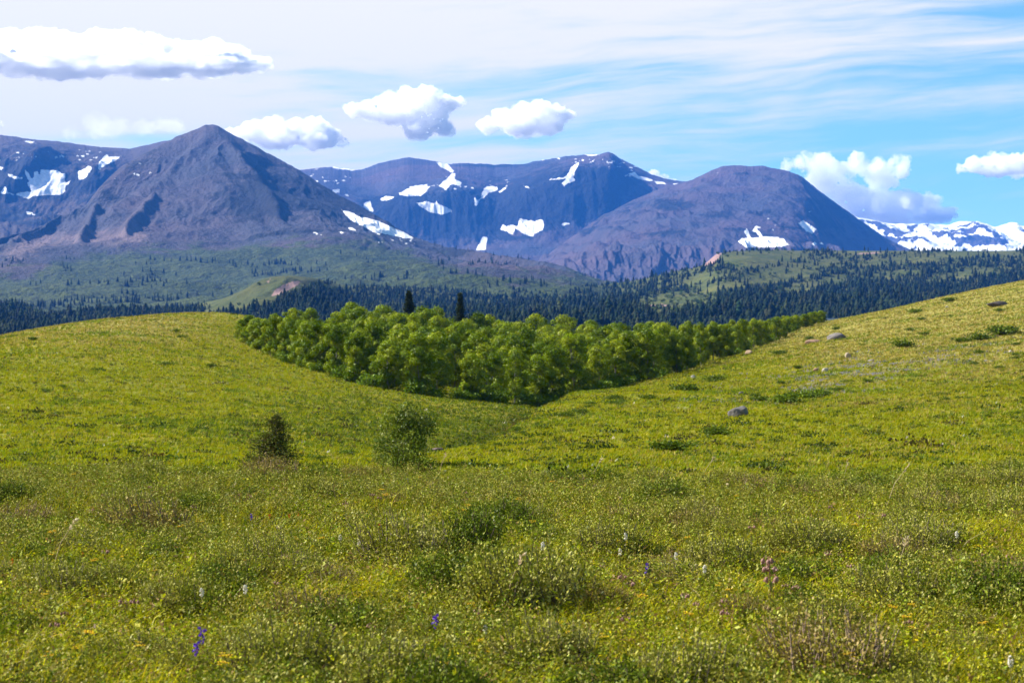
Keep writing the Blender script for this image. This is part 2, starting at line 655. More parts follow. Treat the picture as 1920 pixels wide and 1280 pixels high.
    def veg(px, py):
        line = pchip([-420, 0, 150, 300, 450, 600, 700, 800, 1000, 1240], [480, 500, 470, 452, 448, 440, 438, 462, 486, 520], px)
        return 0.12 + 0.85 * smooth(-34, 62, py - line) + 0.22 * fbm(px / 34.0, py / 12.0, 960, 4) - 0.25 * np.exp(-((px - 930) / 130) ** 2)
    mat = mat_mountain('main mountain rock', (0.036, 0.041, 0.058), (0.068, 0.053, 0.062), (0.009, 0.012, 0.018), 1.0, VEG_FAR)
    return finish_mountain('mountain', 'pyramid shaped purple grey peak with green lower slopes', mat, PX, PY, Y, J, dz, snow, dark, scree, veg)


def build_left_ridge():
    pxs = np.arange(-620, 470, 1.8)
    sky = C((-620, 215), (-300, 240), (0, 254), (60, 261), (120, 267), (180, 275), (238, 278), (280, 271), (325, 263), (400, 265), (470, 300))
    skyY = const(9200)
    lines = [
        (const(640), const(5200)),
        (C((-620, 470), (0, 470), (470, 470)), const(6600)),
        (C((-620, 395), (0, 395), (60, 390), (470, 390)), const(7600)),
        (C((-620, 330), (0, 305), (60, 296), (130, 312), (220, 318), (470, 330)), const(8050)),
        (C((-620, 310), (0, 292), (60, 285), (130, 299), (220, 305), (470, 318)), const(8250)),
        (sky, skyY),
        (lambda x: sky(x) + 60, const(10600)),
    ]
    PX, PY, Y, J = sheet(pxs, lines, [6, 24, 50, 14, 30, 10])
    X, YY, Z0 = to_world(PX, PY, Y)
    env = smooth(0, 1.0, J) * (1 - 0.98 * smooth(3.6, 5.0, J))
    dz = env * (80 * (ridged(X / 330, YY / 1300, 5, 5) - 0.45) + 20 * fbm(X / 130, YY / 130, 3, 5)) + 4 * fbm(X / 90, YY / 90, 12, 3)
    snow = [
        [(0, 362), (4, 355), (10, 348), (14, 360), (30, 365), (38, 360), (58, 360), (56, 350), (50, 346), (55, 338), (46, 326), (48, 318), (56, 330), (62, 338), (64, 330), (64, 322), (70, 320), (74, 328), (76, 318), (108, 319), (114, 325), (123, 324), (121, 338), (124, 345), (122, 360), (112, 366), (100, 365), (60, 368), (54, 373), (36, 368), (20, 364)],
        [(14, 326), (22, 327), (28, 331), (44, 332), (42, 336), (28, 335), (16, 330)],
        [(0, 312), (8, 314), (4, 318), (0, 318)], [(46, 264), (60, 265), (68, 269), (54, 268)], [(48, 396), (62, 399), (66, 403), (52, 402)],
        [(121, 345), (128, 340), (136, 335), (130, 344), (123, 348)],
        [(155, 317), (165, 310), (173, 314), (168, 323), (160, 334), (147, 337), (146, 322)],
        [(184, 305), (200, 289), (204, 295), (229, 292), (215, 302), (196, 312), (184, 318)],
        [(152, 292), (158, 291), (158, 296)], [(30, 286), (36, 285), (34, 287)], [(52, 288), (60, 287), (58, 290)],
    ] + bumps(34, 70, 6, 90, 291)
    dark = field([(60, 330, 90, 45, 0.9), (170, 350, 60, 30, 0.6), (40, 410, 80, 20, 0.5), (-200, 350, 200, 50, 0.8)])
    scree = field([(40, 385, 60, 8, 0.4)])

    def veg(px, py):
        return 0.35 * smooth(40, 5, np.abs(py - 285)) * smooth(50, 260, px) + 0.3 * smooth(6, 0, np.abs(py - 384))
    mat = mat_mountain('left ridge rock', (0.058, 0.047, 0.042), (0.078, 0.058, 0.048), (0.012, 0.016, 0.022), 1.0, ((0.07, 0.06, 0.035), (0.08, 0.062, 0.038), (0.05, 0.043, 0.03)))
    finish_mountain('mountain', 'brown plateau ridge above a snow filled cirque at the left', mat, PX, PY, Y, J, dz, snow, dark, scree, veg)


def build_middle_range():
    pxs = np.arange(500, 1440, 1.5)
    sky = C((500, 335), (568, 318), (600, 315), (625, 313), (650, 317), (672, 319), (690, 314), (710, 307), (735, 301), (770, 295), (790, 299), (818, 303), (845, 308), (862, 306), (900, 307), (940, 309), (980, 308), (1000, 303), (1040, 297), (1075, 292), (1100, 290), (1120, 290), (1140, 286), (1150, 288), (1160, 296), (1180, 306), (1200, 316), (1230, 330), (1260, 338), (1300, 342), (1440, 352))
    skyY = C((500, 11600), (770, 11600), (1000, 11500), (1140, 11000), (1300, 10700), (1440, 10700))
    brow = C((500, 372), (600, 360), (660, 378), (700, 384), (740, 366), (800, 352), (850, 345), (880, 352), (930, 366), (980, 346), (1020, 330), (1060, 316), (1100, 303), (1140, 294), (1170, 320), (1220, 345), (1300, 350), (1440, 360))
    lines = [
        (const(640), const(6800)),
        (C((500, 500), (900, 492), (1100, 500), (1440, 505)), const(8600)),
        (C((500, 470), (700, 455), (850, 470), (940, 455), (1050, 445), (1440, 470)), const(9600)),
        (lambda x: brow(x) + 14, const(9950)),
        (brow, const(10120)),
        (sky, skyY),
        (lambda x: sky(x) + 50, lambda x: skyY(x) + 1500),
    ]
    PX, PY, Y, J = sheet(pxs, lines, [6, 22, 90, 18, 52, 10])
    X, YY, Z0 = to_world(PX, PY, Y)
    wall = smooth(1.4, 2.3, J) * (1 - smooth(3.4, 4.1, J))
    env = smooth(0, 1.2, J) * (1 - 0.98 * smooth(4.0, 5.0, J))
    wx = X + 120 * fbm(X / 600, YY / 600, 3, 3)
    gul = ridged(wx / 300 + YY / 2500, YY / 1500, 55, 5) - 0.45
    dz = env * (25 * fbm(X / 160, YY / 160, 31, 5) + 50 * wall * gul + 12 * wall * (ridged(X / 110, YY / 500, 56, 5) - 0.45)) + 4 * fbm(X / 90, YY / 90, 32, 3)
    snow = [
        [(622, 312), (650, 315), (674, 318), (660, 320), (626, 316)],
        [(818, 303), (838, 306), (851, 321), (846, 323), (836, 318), (824, 312)],
        [(848, 324), (854, 326), (852, 336), (866, 342), (862, 349), (846, 345), (836, 357), (822, 348), (834, 338)],
        [(748, 362), (772, 350), (790, 346), (806, 350), (800, 358), (790, 367), (762, 368), (750, 366)],
        [(712, 373), (724, 368), (738, 369), (730, 375), (716, 376)],
        [(684, 380), (694, 377), (697, 388), (702, 398), (690, 396), (680, 388)],
        [(780, 380), (800, 378), (816, 382), (818, 376), (822, 382), (836, 387), (848, 396), (830, 403), (806, 398), (792, 390)],
        [(904, 362), (908, 352), (922, 348), (934, 352), (932, 358), (916, 362), (906, 372), (900, 374)],
        [(890, 370), (894, 374), (900, 374), (894, 386), (890, 385)], [(934, 360), (948, 350), (950, 352), (938, 361)],
        [(980, 348), (990, 350), (994, 353), (984, 351)],
        [(1030, 337), (1056, 332), (1062, 329), (1072, 312), (1084, 304), (1086, 307), (1078, 320), (1074, 332), (1078, 338), (1064, 344), (1058, 349), (1053, 344), (1060, 336)],
        [(938, 430), (942, 420), (950, 424), (960, 421), (970, 424), (974, 408), (984, 412), (1004, 414), (1018, 411), (1019, 428), (1012, 434), (1002, 438), (1000, 444), (984, 440), (966, 428), (962, 441), (952, 436)],
        [(893, 469), (901, 450), (904, 443), (915, 444), (912, 456), (911, 469)],
        [(1050, 421), (1060, 417), (1068, 419), (1056, 424)],
        [(1096, 290), (1124, 290), (1112, 294)], [(1178, 326), (1190, 322), (1198, 330), (1216, 334), (1226, 338), (1216, 340), (1196, 336)],
        [(1226, 340), (1244, 341), (1252, 346), (1232, 345)], [(1260, 344), (1272, 344), (1266, 347)],
        [(620, 357), (636, 355), (638, 362), (628, 362)], [(642, 366), (650, 364), (654, 368)],
    ] + bumps(26, 26, 8, 610, 333) + bumps(18, 25, 5, 820, 345) + bumps(22, 36, 5, 1085, 300) + bumps(14, 18, 8, 1170, 312) + bumps(10, 20, 6, 920, 342)
    dark = field([(760, 400, 90, 30, 0.9), (1010, 380, 130, 50, 1.0), (860, 410, 120, 40, 0.9), (1100, 350, 80, 40, 0.8), (1180, 330, 50, 14, 0.5), (930, 309, 80, 5, 0.6), (800, 372, 110, 8, 0.5), (700, 380, 30, 8, 0.5), (890, 370, 50, 12, 0.4)])  # dark rock tones, with the shade of the cirque bowl painted into them
    scree = field([(960, 480, 100, 12, 0.35), (850, 425, 60, 6, 0.3), (870, 450, 30, 20, 0.35)])

    def veg(px, py):
        return 0 * px
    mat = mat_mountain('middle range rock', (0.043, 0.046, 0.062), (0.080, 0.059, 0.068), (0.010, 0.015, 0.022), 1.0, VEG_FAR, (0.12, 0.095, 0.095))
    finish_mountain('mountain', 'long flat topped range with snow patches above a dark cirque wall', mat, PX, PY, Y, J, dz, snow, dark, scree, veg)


def build_dome():
    pxs = np.arange(960, 1800, 1.5)
    sky = C((960, 520), (1000, 497), (1040, 468), (1090, 432), (1150, 394), (1200, 370), (1250, 350), (1290, 340), (1312, 331), (1340, 317), (1362, 311), (1385, 310), (1404, 312), (1425, 311), (1452, 316), (1478, 321), (1502, 331), (1515, 341), (1530, 353), (1560, 375), (1600, 404), (1640, 432), (1680, 458), (1740, 490), (1800, 510))
    skyY = C((960, 8600), (1290, 9600), (1400, 9450), (1505, 9300), (1600, 9450), (1680, 9450), (1800, 9400))
    lines = [
        (const(640), const(5200)),
        (C((960, 545), (1100, 528), (1250, 520), (1400, 512), (1800, 520)), C((960, 6700), (1470, 6700), (1600, 7600), (1700, 8300), (1800, 8600))),
        (C((960, 535), (1040, 505), (1120, 478), (1250, 470), (1400, 468), (1600, 480), (1800, 515)), C((960, 7300), (1475, 7300), (1600, 8150), (1700, 8650), (1800, 8750))),
        (C((960, 528), (1040, 490), (1150, 445), (1250, 425), (1400, 420), (1520, 430), (1640, 458), (1800, 513)), C((960, 7900), (1480, 7850), (1600, 8650), (1700, 8950), (1800, 8950))),
        (C((960, 524), (1040, 478), (1150, 418), (1250, 382), (1340, 362), (1420, 358), (1500, 372), (1600, 424), (1680, 466), (1800, 512)), C((960, 8300), (1400, 8650), (1485, 8420), (1600, 9050), (1700, 9200), (1800, 9150))),
        (sky, skyY),
        (lambda x: sky(x) + 60, lambda x: skyY(x) + 1400),
    ]
    PX, PY, Y, J = sheet(pxs, lines, [6, 34, 40, 44, 44, 10])
    X, YY, Z0 = to_world(PX, PY, Y)
    env = smooth(0, 1.0, J) * (1 - 0.98 * smooth(4.3, 5.0, J))
    cliff = smooth(0.8, 1.2, J) * (1 - smooth(1.9, 2.4, J))
    wx = X + 130 * fbm(X / 500, YY / 500, 3, 3)
    # strata that dip to the left
    strata = np.sin((Z0 * 0.085 + X * 0.028 + 4.0 * fbm(X / 500, YY / 500, 77, 3)))
    dz = env * (22 * fbm(X / 150, YY / 150, 131, 5) + 75 * cliff * (ridged(X / 170, YY / 1200, 9, 5) - 0.45) + 42 * (ridged(wx / 420 + YY / 900, YY / 1300, 19, 5) - 0.45) + 16 * (ridged(wx / 120 + YY / 400, YY / 500, 18, 5) - 0.45)
                + 8 * strata * smooth(1420, 1180, PX)) + 4 * fbm(X / 90, YY / 90, 132, 3)
    snow = [
        [(1382, 453), (1390, 447), (1404, 446), (1440, 444), (1455, 444), (1470, 449), (1481, 459), (1460, 463), (1400, 464)],
        [(1394, 434), (1400, 428), (1404, 434), (1408, 446), (1402, 446)], [(1410, 433), (1416, 426), (1424, 434), (1432, 446), (1426, 446), (1418, 436)],
        [(1496, 417), (1506, 413), (1516, 420), (1530, 428), (1531, 433), (1523, 434), (1526, 440), (1512, 434), (1504, 427)],
        [(1517, 397), (1522, 394), (1526, 398)], [(1520, 458), (1526, 454), (1534, 455), (1528, 460)], [(1536, 457), (1541, 454), (1545, 459)],
        [(1250, 342), (1262, 342), (1256, 346)], [(1342, 326), (1346, 324), (1345, 327)],
    ] + bumps(7, 30, 10, 1440, 425)
    dark = field([(1550, 400, 50, 50, 0.7), (1260, 385, 40, 12, 0.8), (1345, 405, 40, 6, 0.6), (1440, 400, 26, 10, 0.5), (1420, 440, 60, 16, 0.5), (1250, 440, 60, 14, 0.4), (1160, 390, 60, 25, 0.45), (1110, 430, 50, 20, 0.3)])  # dark rock patches; the shaded right flank is painted in as well
    scree = field([(1100, 490, 60, 20, 0.3), (1230, 480, 60, 14, 0.4), (1390, 320, 40, 10, 0.1)])

    def veg(px, py):
        return 0.30 * np.exp(-((px - 1440) / 120) ** 2 - ((py - 330) / 30) ** 2)
    mat = mat_mountain('dome rock', (0.043, 0.045, 0.060), (0.080, 0.057, 0.066), (0.008, 0.012, 0.018), 1.0, ((0.08, 0.06, 0.042), (0.085, 0.062, 0.042), (0.05, 0.043, 0.036)), (0.18, 0.12, 0.11))
    finish_mountain('mountain', 'broad rounded purple mountain behind the forested foothill on the right', mat, PX, PY, Y, J, dz, snow, dark, scree, veg)


def build_snowy_range():
    pxs = np.arange(1480, 2500, 1.8)
    sky = C((1480, 398), (1560, 398), (1600, 405), (1625, 411), (1660, 418), (1690, 421), (1712, 421), (1740, 420), (1775, 422), (1800, 416), (1830, 416), (1850, 421), (1868, 427), (1884, 422), (1896, 418), (1905, 418), (1920, 428), (1980, 410), (2060, 425), (2150, 395), (2260, 420), (2380, 405), (2500, 430))
    lines = [
        (const(620), const(10500)),
        (C((1480, 510), (2500, 510)), const(12200)),
        (C((1480, 445), (1700, 452), (1800, 446), (2500, 450)), const(13600)),
        (sky, const(14600)),
        (lambda x: sky(x) + 30, const(15400)),
    ]
    PX, PY, Y, J = sheet(pxs, lines, [6, 30, 40, 8])
    X, YY, Z0 = to_world(PX, PY, Y)
    env = smooth(0, 1.0, J) * (1 - 0.97 * smooth(2.4, 3.0, J))
    gul = ridged(X / 330 + YY / 900, YY / 900, 61, 5)
    sm = fbm(X / 110, YY / 150, 62, 5)
    dz = env * (90 * (gul - 0.45) + 26 * sm) + 8 * fbm(X / 100, YY / 100, 63, 3)
    X, YY, Z = to_world(PX, PY, Y)
    Z = Z + dz
    sn = 7.0 + 15.0 * fbm(X / 110, YY / 220, 65, 6) - 8.0 * smooth(0.5, 0.85, gul) * smooth(2.95, 2.4, J)
    sn += 6 * smooth(2.6, 3, J) - 6.0 * smooth(0.1, 0.5, fbm(X / 700, YY / 700, 68, 2))
    sn = np.where((PX < 1720) & (J < 2.7), sn - 5, sn)
    v = np.stack([X, YY, Z], -1).reshape(-1, 3)
    z = np.zeros(PX.size)
    me = make_mesh('mountain', v, grid_faces(*PX.shape), floats={'snow': sn, 'dark': z + 0.2, 'scree': z, 'veg': z}, smooth_shade=True)
    mat = mat_mountain('snowy range rock', (0.06, 0.06, 0.07), (0.08, 0.07, 0.08), (0.02, 0.025, 0.03), 1.0, VEG_FAR)
    tag(link('mountain', me, mat), 'distant snow covered range at the right edge', 'mountain', kind='structure')


MAIN = build_main_mountain()
build_left_ridge()
build_middle_range()
build_dome()
build_snowy_range()

# foothills -----------------------------------------------------------------------
MEADOWS = [
    [(1345, 479), (1400, 470), (1500, 469), (1508, 480), (1450, 492), (1400, 500), (1360, 498)],
    [(1268, 530), (1310, 516), (1372, 511), (1340, 522), (1300, 534)],
    [(1290, 543), (1360, 528), (1440, 514), (1520, 503), (1532, 510), (1470, 526), (1380, 540), (1320, 552)],
    [(1430, 556), (1500, 532), (1560, 518), (1582, 518), (1570, 532), (1500, 546), (1450, 558)],
    [(1735, 524), (1800, 510), (1868, 503), (1872, 508), (1800, 521)],
    [(1600, 496), (1700, 480), (1800, 470), (1900, 466), (1900, 471), (1800, 480), (1690, 493)],
    [(1180, 572), (1230, 552), (1290, 548), (1350, 560), (1310, 582), (1230, 586)],
    [(1380, 520), (1460, 500), (1560, 486), (1590, 490), (1500, 506), (1420, 520)],
    [(40, 584), (70, 579), (100, 581), (80, 587)],
    [(1560, 470), (1640, 466), (1700, 468), (1640, 474)],
    [(600, 536), (640, 530), (660, 534), (630, 540)],
    [(1262, 601), (1420, 600), (1424, 608), (1262, 609)],
    [(1620, 520), (1680, 508), (1720, 508), (1660, 522)],
]


def build_foothills():
    pxs = np.arange(-520, 2520, 2.2)
    top = C((-520, 570), (-200, 572), (0, 566), (60, 578), (110, 590), (200, 584), (330, 582), (380, 568), (420, 558), (455, 543), (490, 524), (515, 518), (545, 517), (585, 521), (620, 530), (660, 536), (720, 538), (800, 542), (900, 547), (1000, 545), (1080, 538), (1130, 534), (1200, 524), (1260, 510), (1310, 500), (1325, 492), (1345, 476), (1380, 471), (1450, 469), (1500, 470), (1600, 470), (1750, 470), (1920, 469), (2100, 462), (2520, 455))
    topY = C((-520, 2500), (0, 2500), (330, 2500), (460, 2150), (560, 2150), (700, 2800), (1000, 3000), (1200, 3100), (1350, 3000), (1500, 3200), (1920, 3300), (2520, 3300))
    lines = [
        (const(760), const(700)),
        (const(668), const(1000)),
        (C((-520, 640), (330, 634), (800, 612), (1250, 604), (1450, 603), (1920, 604), (2520, 604)), const(1450)),
        (lambda x: 0.55 * 606 + 0.45 * top(x), lambda x: 0.5 * 1450 + 0.5 * topY(x)),
        (top, topY),
        (lambda x: top(x) + 22, lambda x: topY(x) + 500),
        (lambda x: top(x) + 60, lambda x: topY(x) + 1300),
    ]
    PX, PY, Y, J = sheet(pxs, lines, [6, 20, 50, 60, 14, 8])
    X, YY, Z0 = to_world(PX, PY, Y)
    env = smooth(0.5, 2.5, J) * (1 - 0.9 * smooth(3.4, 4, J))
    knob = np.exp(-((PX - 530) / 90) ** 2)
    dz = env * (14 * fbm(X / 260, YY / 200, 5, 4) + 5 * fbm(X / 60, YY / 60, 6, 4) + 14 * knob * (ridged(X / 120, YY / 500, 7, 4) - 0.45))
    X, YY, Z = to_world(PX, PY, Y)
    Z = Z + dz
    PYn = proj_py(YY, Z)
    sd = polys_sd(PX, PYn - 3.0, MEADOWS)
    scree = polys_sd(PX, PYn, [
        [(508, 556), (514, 545), (532, 533), (558, 525), (567, 527), (556, 536), (540, 545), (520, 553)],
        [(1314, 497), (1328, 486), (1342, 472), (1358, 470), (1346, 486), (1338, 498)],
        [(1206, 573), (1240, 568), (1256, 572), (1226, 578)], [(1270, 578), (1296, 575), (1312, 579), (1284, 582)],
        [(508, 570), (520, 564), (512, 576)], [(498, 528), (508, 522), (504, 530)], [(0, 560), (6, 556), (12, 562), (4, 570)], [(1340, 592), (1362, 590), (1356, 595)], [(1596, 476), (1640, 472), (1660, 474), (1620, 477)],
    ])
    rows, cols = PX.shape
    me = make_mesh('hills', np.stack([X, YY, Z], -1).reshape(-1, 3), grid_faces(rows, cols), floats={'meadow': sd, 'scree': scree, 'open': np.exp(-((PX - 500) / 110) ** 4) * smooth(600, 570, PYn)}, smooth_shade=True)
    m, t, out = new_mat('foothill ground')
    b = t.new('ShaderNodeBsdfPrincipled')
    vec = t.new('ShaderNodeTexCoord').outputs['Object']
    n1 = t.noise(vec, 0.012, 6, 0.6)
    n2 = t.noise(vec, 0.09, 5, 0.65)
    g = t.mix(t.step(n1, 0.35, 0.65), (0.056, 0.072, 0.016), (0.088, 0.090, 0.022))
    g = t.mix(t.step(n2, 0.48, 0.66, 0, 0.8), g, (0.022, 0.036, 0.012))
    md = t.math('ADD', t.attr('meadow'), t.math('MULTIPLY', t.math('SUBTRACT', n2, 0.5), 8.0))
    g = t.mix(t.math('MULTIPLY', t.attr('open'), 0.8), g, t.mix(1.0, g, (0.62, 0.64, 0.7), 'MULTIPLY'))
    md = t.math('MAXIMUM', md, t.math('MULTIPLY', t.attr('open'), 6.0))
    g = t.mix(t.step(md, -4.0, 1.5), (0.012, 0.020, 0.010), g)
    sc = t.math('ADD', t.attr('scree'), t.math('MULTIPLY', t.math('SUBTRACT', n2, 0.5), 9.0))
    g = t.mix(t.step(sc, -0.5, 1.0), g, (0.22, 0.14, 0.13))
    t.put(b.inputs['Base Color'], g)
    b.inputs['Roughness'].default_value = 0.95
    b.inputs['Specular IOR Level'].default_value = 0.1
    bp = t.new('ShaderNodeBump')
    bp.inputs['Distance'].default_value = 3.0
    t.put(bp.inputs['Height'], n2)
    t.l.new(bp.outputs[0], b.inputs['Normal'])
    t.l.new(b.outputs[0], out.inputs[0])
    o = link('hills', me, m)
    tag(o, 'rolling foothills with meadows and pink scree below the mountains', 'hills', kind='structure')
    return PX, PYn, X, YY, Z, J, sd, scree


FOOT = build_foothills()


# conifers of the foothills ----------------------------------------------------------
def conifer_template(tiers, sides, seed):
    r = np.random.default_rng(seed)
    v, f = [], []
    n = 0
    for i in range(tiers):
        z0 = i / tiers * 0.9 + 0.02
        z1 = min(1.0, z0 + 1.5 / tiers)
        rad = 0.2 * (1 - i / tiers) ** 0.85 + 0.02
        th = np.linspace(0, 2 * np.pi, sides, endpoint=False) + r.uniform(0, 6)
        rr = rad * r.uniform(0.6, 1.25, sides)
        ring = np.stack([rr * np.cos(th), rr * np.sin(th), z0 + r.uniform(-0.03, 0.03, sides)], 1)
        v += [ring, np.array([[r.normal() * 0.01, r.normal() * 0.01, z1]])]
        f.append(np.array([[n + k, n + (k + 1) % sides, n + sides] for k in range(sides)]))
        n += sides + 1
    return np.concatenate(v), np.concatenate(f)


def bush_template(seed):
    r = np.random.default_rng(seed)
    n = 34
    p = unit(r.normal(size=(n, 3))) * r.uniform(0.55, 1, (n, 1)) * np.array([0.32, 0.32, 0.42]) + [0, 0, 0.45]
    a = unit(r.normal(size=(n, 3))) * 0.16
    b = unit(r.normal(size=(n, 3))) * 0.16
    v = np.stack([p - a, p + b, p + a, p - b], 1).reshape(-1, 3)
    f4 = np.arange(n * 4).reshape(n, 4)
    return v, np.concatenate([f4[:, :3], f4[:, [0, 2, 3]]])


CON_T = [conifer_template(5, 7, s) for s in range(6)]
BUSH_T = [bush_template(s) for s in range(4)]


def scatter_mesh(name, pos, hts, templates, cols, wid=1.0):
    V, Fc, Cc, n = [], [], [], 0
    ids = rng.integers(0, len(templates), len(pos))
    for k, (tv, tf) in enumerate(templates):
        m = np.where(ids == k)[0]
        if not len(m):
            continue
        th = rng.uniform(0, 6.28, len(m))
        c, s = np.cos(th), np.sin(th)
        h = hts[m]
        w = h * wid * rng.uniform(0.8, 1.3, len(m))
        x = (tv[None, :, 0] * c[:, None] - tv[None, :, 1] * s[:, None]) * w[:, None]
        y = (tv[None, :, 0] * s[:, None] + tv[None, :, 1] * c[:, None]) * w[:, None]
        z = tv[None, :, 2] * h[:, None]
        v = np.stack([x, y, z], -1) + pos[m][:, None]
        V.append(v.reshape(-1, 3))
        Fc.append((tf[None] + (np.arange(len(m)) * len(tv))[:, None, None] + n).reshape(-1, 3))
        Cc.append(np.repeat(cols[m], len(tv), 0))
        n += len(m) * len(tv)
    return make_mesh(name, np.concatenate(V), np.concatenate(Fc), colors={'col': np.concatenate(Cc)})


def sample_sheet(n, weight, X, Y, Z):
    """random points on a sheet's cells, chosen with the given weight per cell"""
    w = weight[:-1, :-1].ravel()
    w = w / w.sum()
    i = rng.choice(len(w), n, p=w)
    c = X.shape[1] - 1
    r, q = i // c, i % c
    a, b = rng.uniform(size=n), rng.uniform(size=n)

    def bi(A):
        return (A[r, q] * (1 - a) + A[r + 1, q] * a) * (1 - b) + (A[r, q + 1] * (1 - a) + A[r + 1, q + 1] * a) * b
    return np.stack([bi(X), bi(Y), bi(Z)], 1), r, q


NEEDLES = [(0.011, 0.021, 0.011), (0.016, 0.027, 0.012), (0.008, 0.015, 0.009), (0.026, 0.034, 0.014)]


def build_forest():
    PX, PY, X, Y, Z, J, sd, scree = FOOT
    front = proj_py(Y, Z)
    noise = fbm(X / 90, Y / 90, 300, 4)
    dens = np.ones(PX.shape)
    dens *= smooth(-1.5, -4.5, sd + 3 * noise)                       # not in the meadows
    dens *= smooth(3, -3, scree)
    # the left knob is mostly grass, with trees along its foot and right side
    knob = smooth(340, 400, PX) * smooth(655, 600, PX)
    foot = np.interp(PX, [340, 420, 500, 560, 620], [590, 588, 574, 548, 524])
    dens *= 1 - knob * smooth(4, -6, front - foot + 10 * noise)
    # light clearings everywhere, more of them on the right foothill's lower left
    dens *= smooth(-0.42, -0.2, noise + 0.2 - 0.28 * np.exp(-((PX - 1260) / 110) ** 2 - ((PY - 562) / 26) ** 2))
    area = np.abs(np.gradient(PY, axis=0)) * (Y / 2500) ** -1.0
    near_sky = np.interp(PX, [-520, 0, 150, 300, 470, 1540, 1740, 1920, 2520], [660, 640, 612, 600, 606, 612, 574, 535, 500])
    vis = (PY < near_sky + 14) & (J > 1.2)
    w = dens * (area + 0.05) * vis
    w *= 1 + 1.6 * smooth(3.75, 3.97, J) * (PX > 1330)
    w *= np.where(J > 4.0, 0.35, 1.0) * np.where((PX < -150) | (PX > 2080), 0.35, 1.0)
    pos, r, q = sample_sheet(48000, w, X, Y, Z)
    pos[:, 2] -= 0.3
    h = rng.gamma(5.0, 1.15, len(pos)).clip(2.5, 14) * np.where(rng.uniform(size=len(pos)) < 0.12, 1.3, 1.0)
    h *= np.interp(PX[r, q], [0, 900, 1100, 1300, 1900], [0.75, 0.72, 0.8, 0.85, 1.0])
    h *= np.interp(PY[r, q], [470, 530, 560], [0.72, 0.85, 1.0])
    me = scatter_mesh('conifer_forest', pos, h, CON_T, pick(NEEDLES, len(pos), 0.3), 1.65)
    tag(link('conifer_forest', me, M_NEEDLE), 'dark conifer forest covering the foothills below the mountains', 'forest', kind='stuff')
    # pale aspen bushes at the forest's edge
    w2 = (smooth(9, 0, np.abs(sd + 2)) + 1.3 * np.exp(-((PX - 1250) / 120) ** 2 - ((PY - 568) / 24) ** 2) + 0.03) * (area + 0.05) * vis * (J < 4)
    w2 *= np.where((PX < 330) | (PX > 640), 1.0, 0.8)
    pos2, r, q = sample_sheet(700, w2, X, Y, Z)
    me = scatter_mesh('bushes', pos2, rng.uniform(2.5, 5.0, len(pos2)), BUSH_T, pick([(0.07, 0.10, 0.02), (0.05, 0.08, 0.02), (0.09, 0.12, 0.03)], len(pos2)), 1.5)
    tag(link('hillside_brush', me, M_LEAF), 'pale green brush between the dark conifers on the foothills', 'brush', kind='stuff')
    # dark trees dotted over the main mountain's foot
    mX, mY, mZ, mPY = MAIN
    mPX = 960 + mX / (mY * K)
    nz = fbm(mX / 260, mY / 260, 411, 4)
    w3 = smooth(0.08, 0.3, nz) * smooth(470, 500, mPY) * smooth(545, 520, mPY) + 0.9 * smooth(0.0, 0.2, nz) * smooth(548, 575, mPY) + 0.4 * np.exp(-((mPX - 125) / 12) ** 2 - ((mPY - 495) / 28) ** 2)
    w3 += 0.9 * smooth(5, 0, np.abs(mPY - (466 + (mPX - 860) * 0.145))) * smooth(800, 840, mPX) * smooth(1110, 1000, mPX)
    w3 *= (mPX > -300) & (mPX < 1120)
    w3 *= np.maximum(np.gradient(-mPY, axis=0), 0)
    pos3, r, q = sample_sheet(2600, w3, mX, mY, mZ)
    me = scatter_mesh('mountain_woods', pos3, rng.uniform(6, 12, len(pos3)), CON_T, pick(NEEDLES, len(pos3), 0.25), 1.1)
    tag(link('mountain_woods', me, M_NEEDLE), 'scattered dark woods on the green foot of the pyramid peak', 'woods', kind='stuff')
    # single conifers that stand clear of the mass, in and along the meadows
    w4 = smooth(7, 1, np.abs(sd - 1.0)) * (sd > -3) * vis * (J < 4) * (area + 0.05) * (PX > 1100) * (PX < 1930)
    pos4, r, q = sample_sheet(150, w4, X, Y, Z)
    meshes = []
    for k in range(6):
        tv, tf = conifer_template(8, 9, 50 + k)
        me = make_mesh('crown', tv, tf, colors={'col': pick(NEEDLES, len(tv), 0.2)})
        me.materials.append(M_NEEDLE)
        meshes.append(me)
    for i, p in enumerate(pos4):
        o = bpy.data.objects.new('conifer_tree', meshes[i % 6])
        COL.objects.link(o)
        h = random.uniform(7, 11.5)
        o.location = (p[0], p[1], p[2] - 0.3)
        o.scale = (h, h, h)
        o.rotation_euler = (0, 0, random.uniform(0, 6))
        tag(o, 'dark conifer at a meadow edge on the right foothill', 'conifer tree', 'conifers along the foothill meadows')


build_forest()
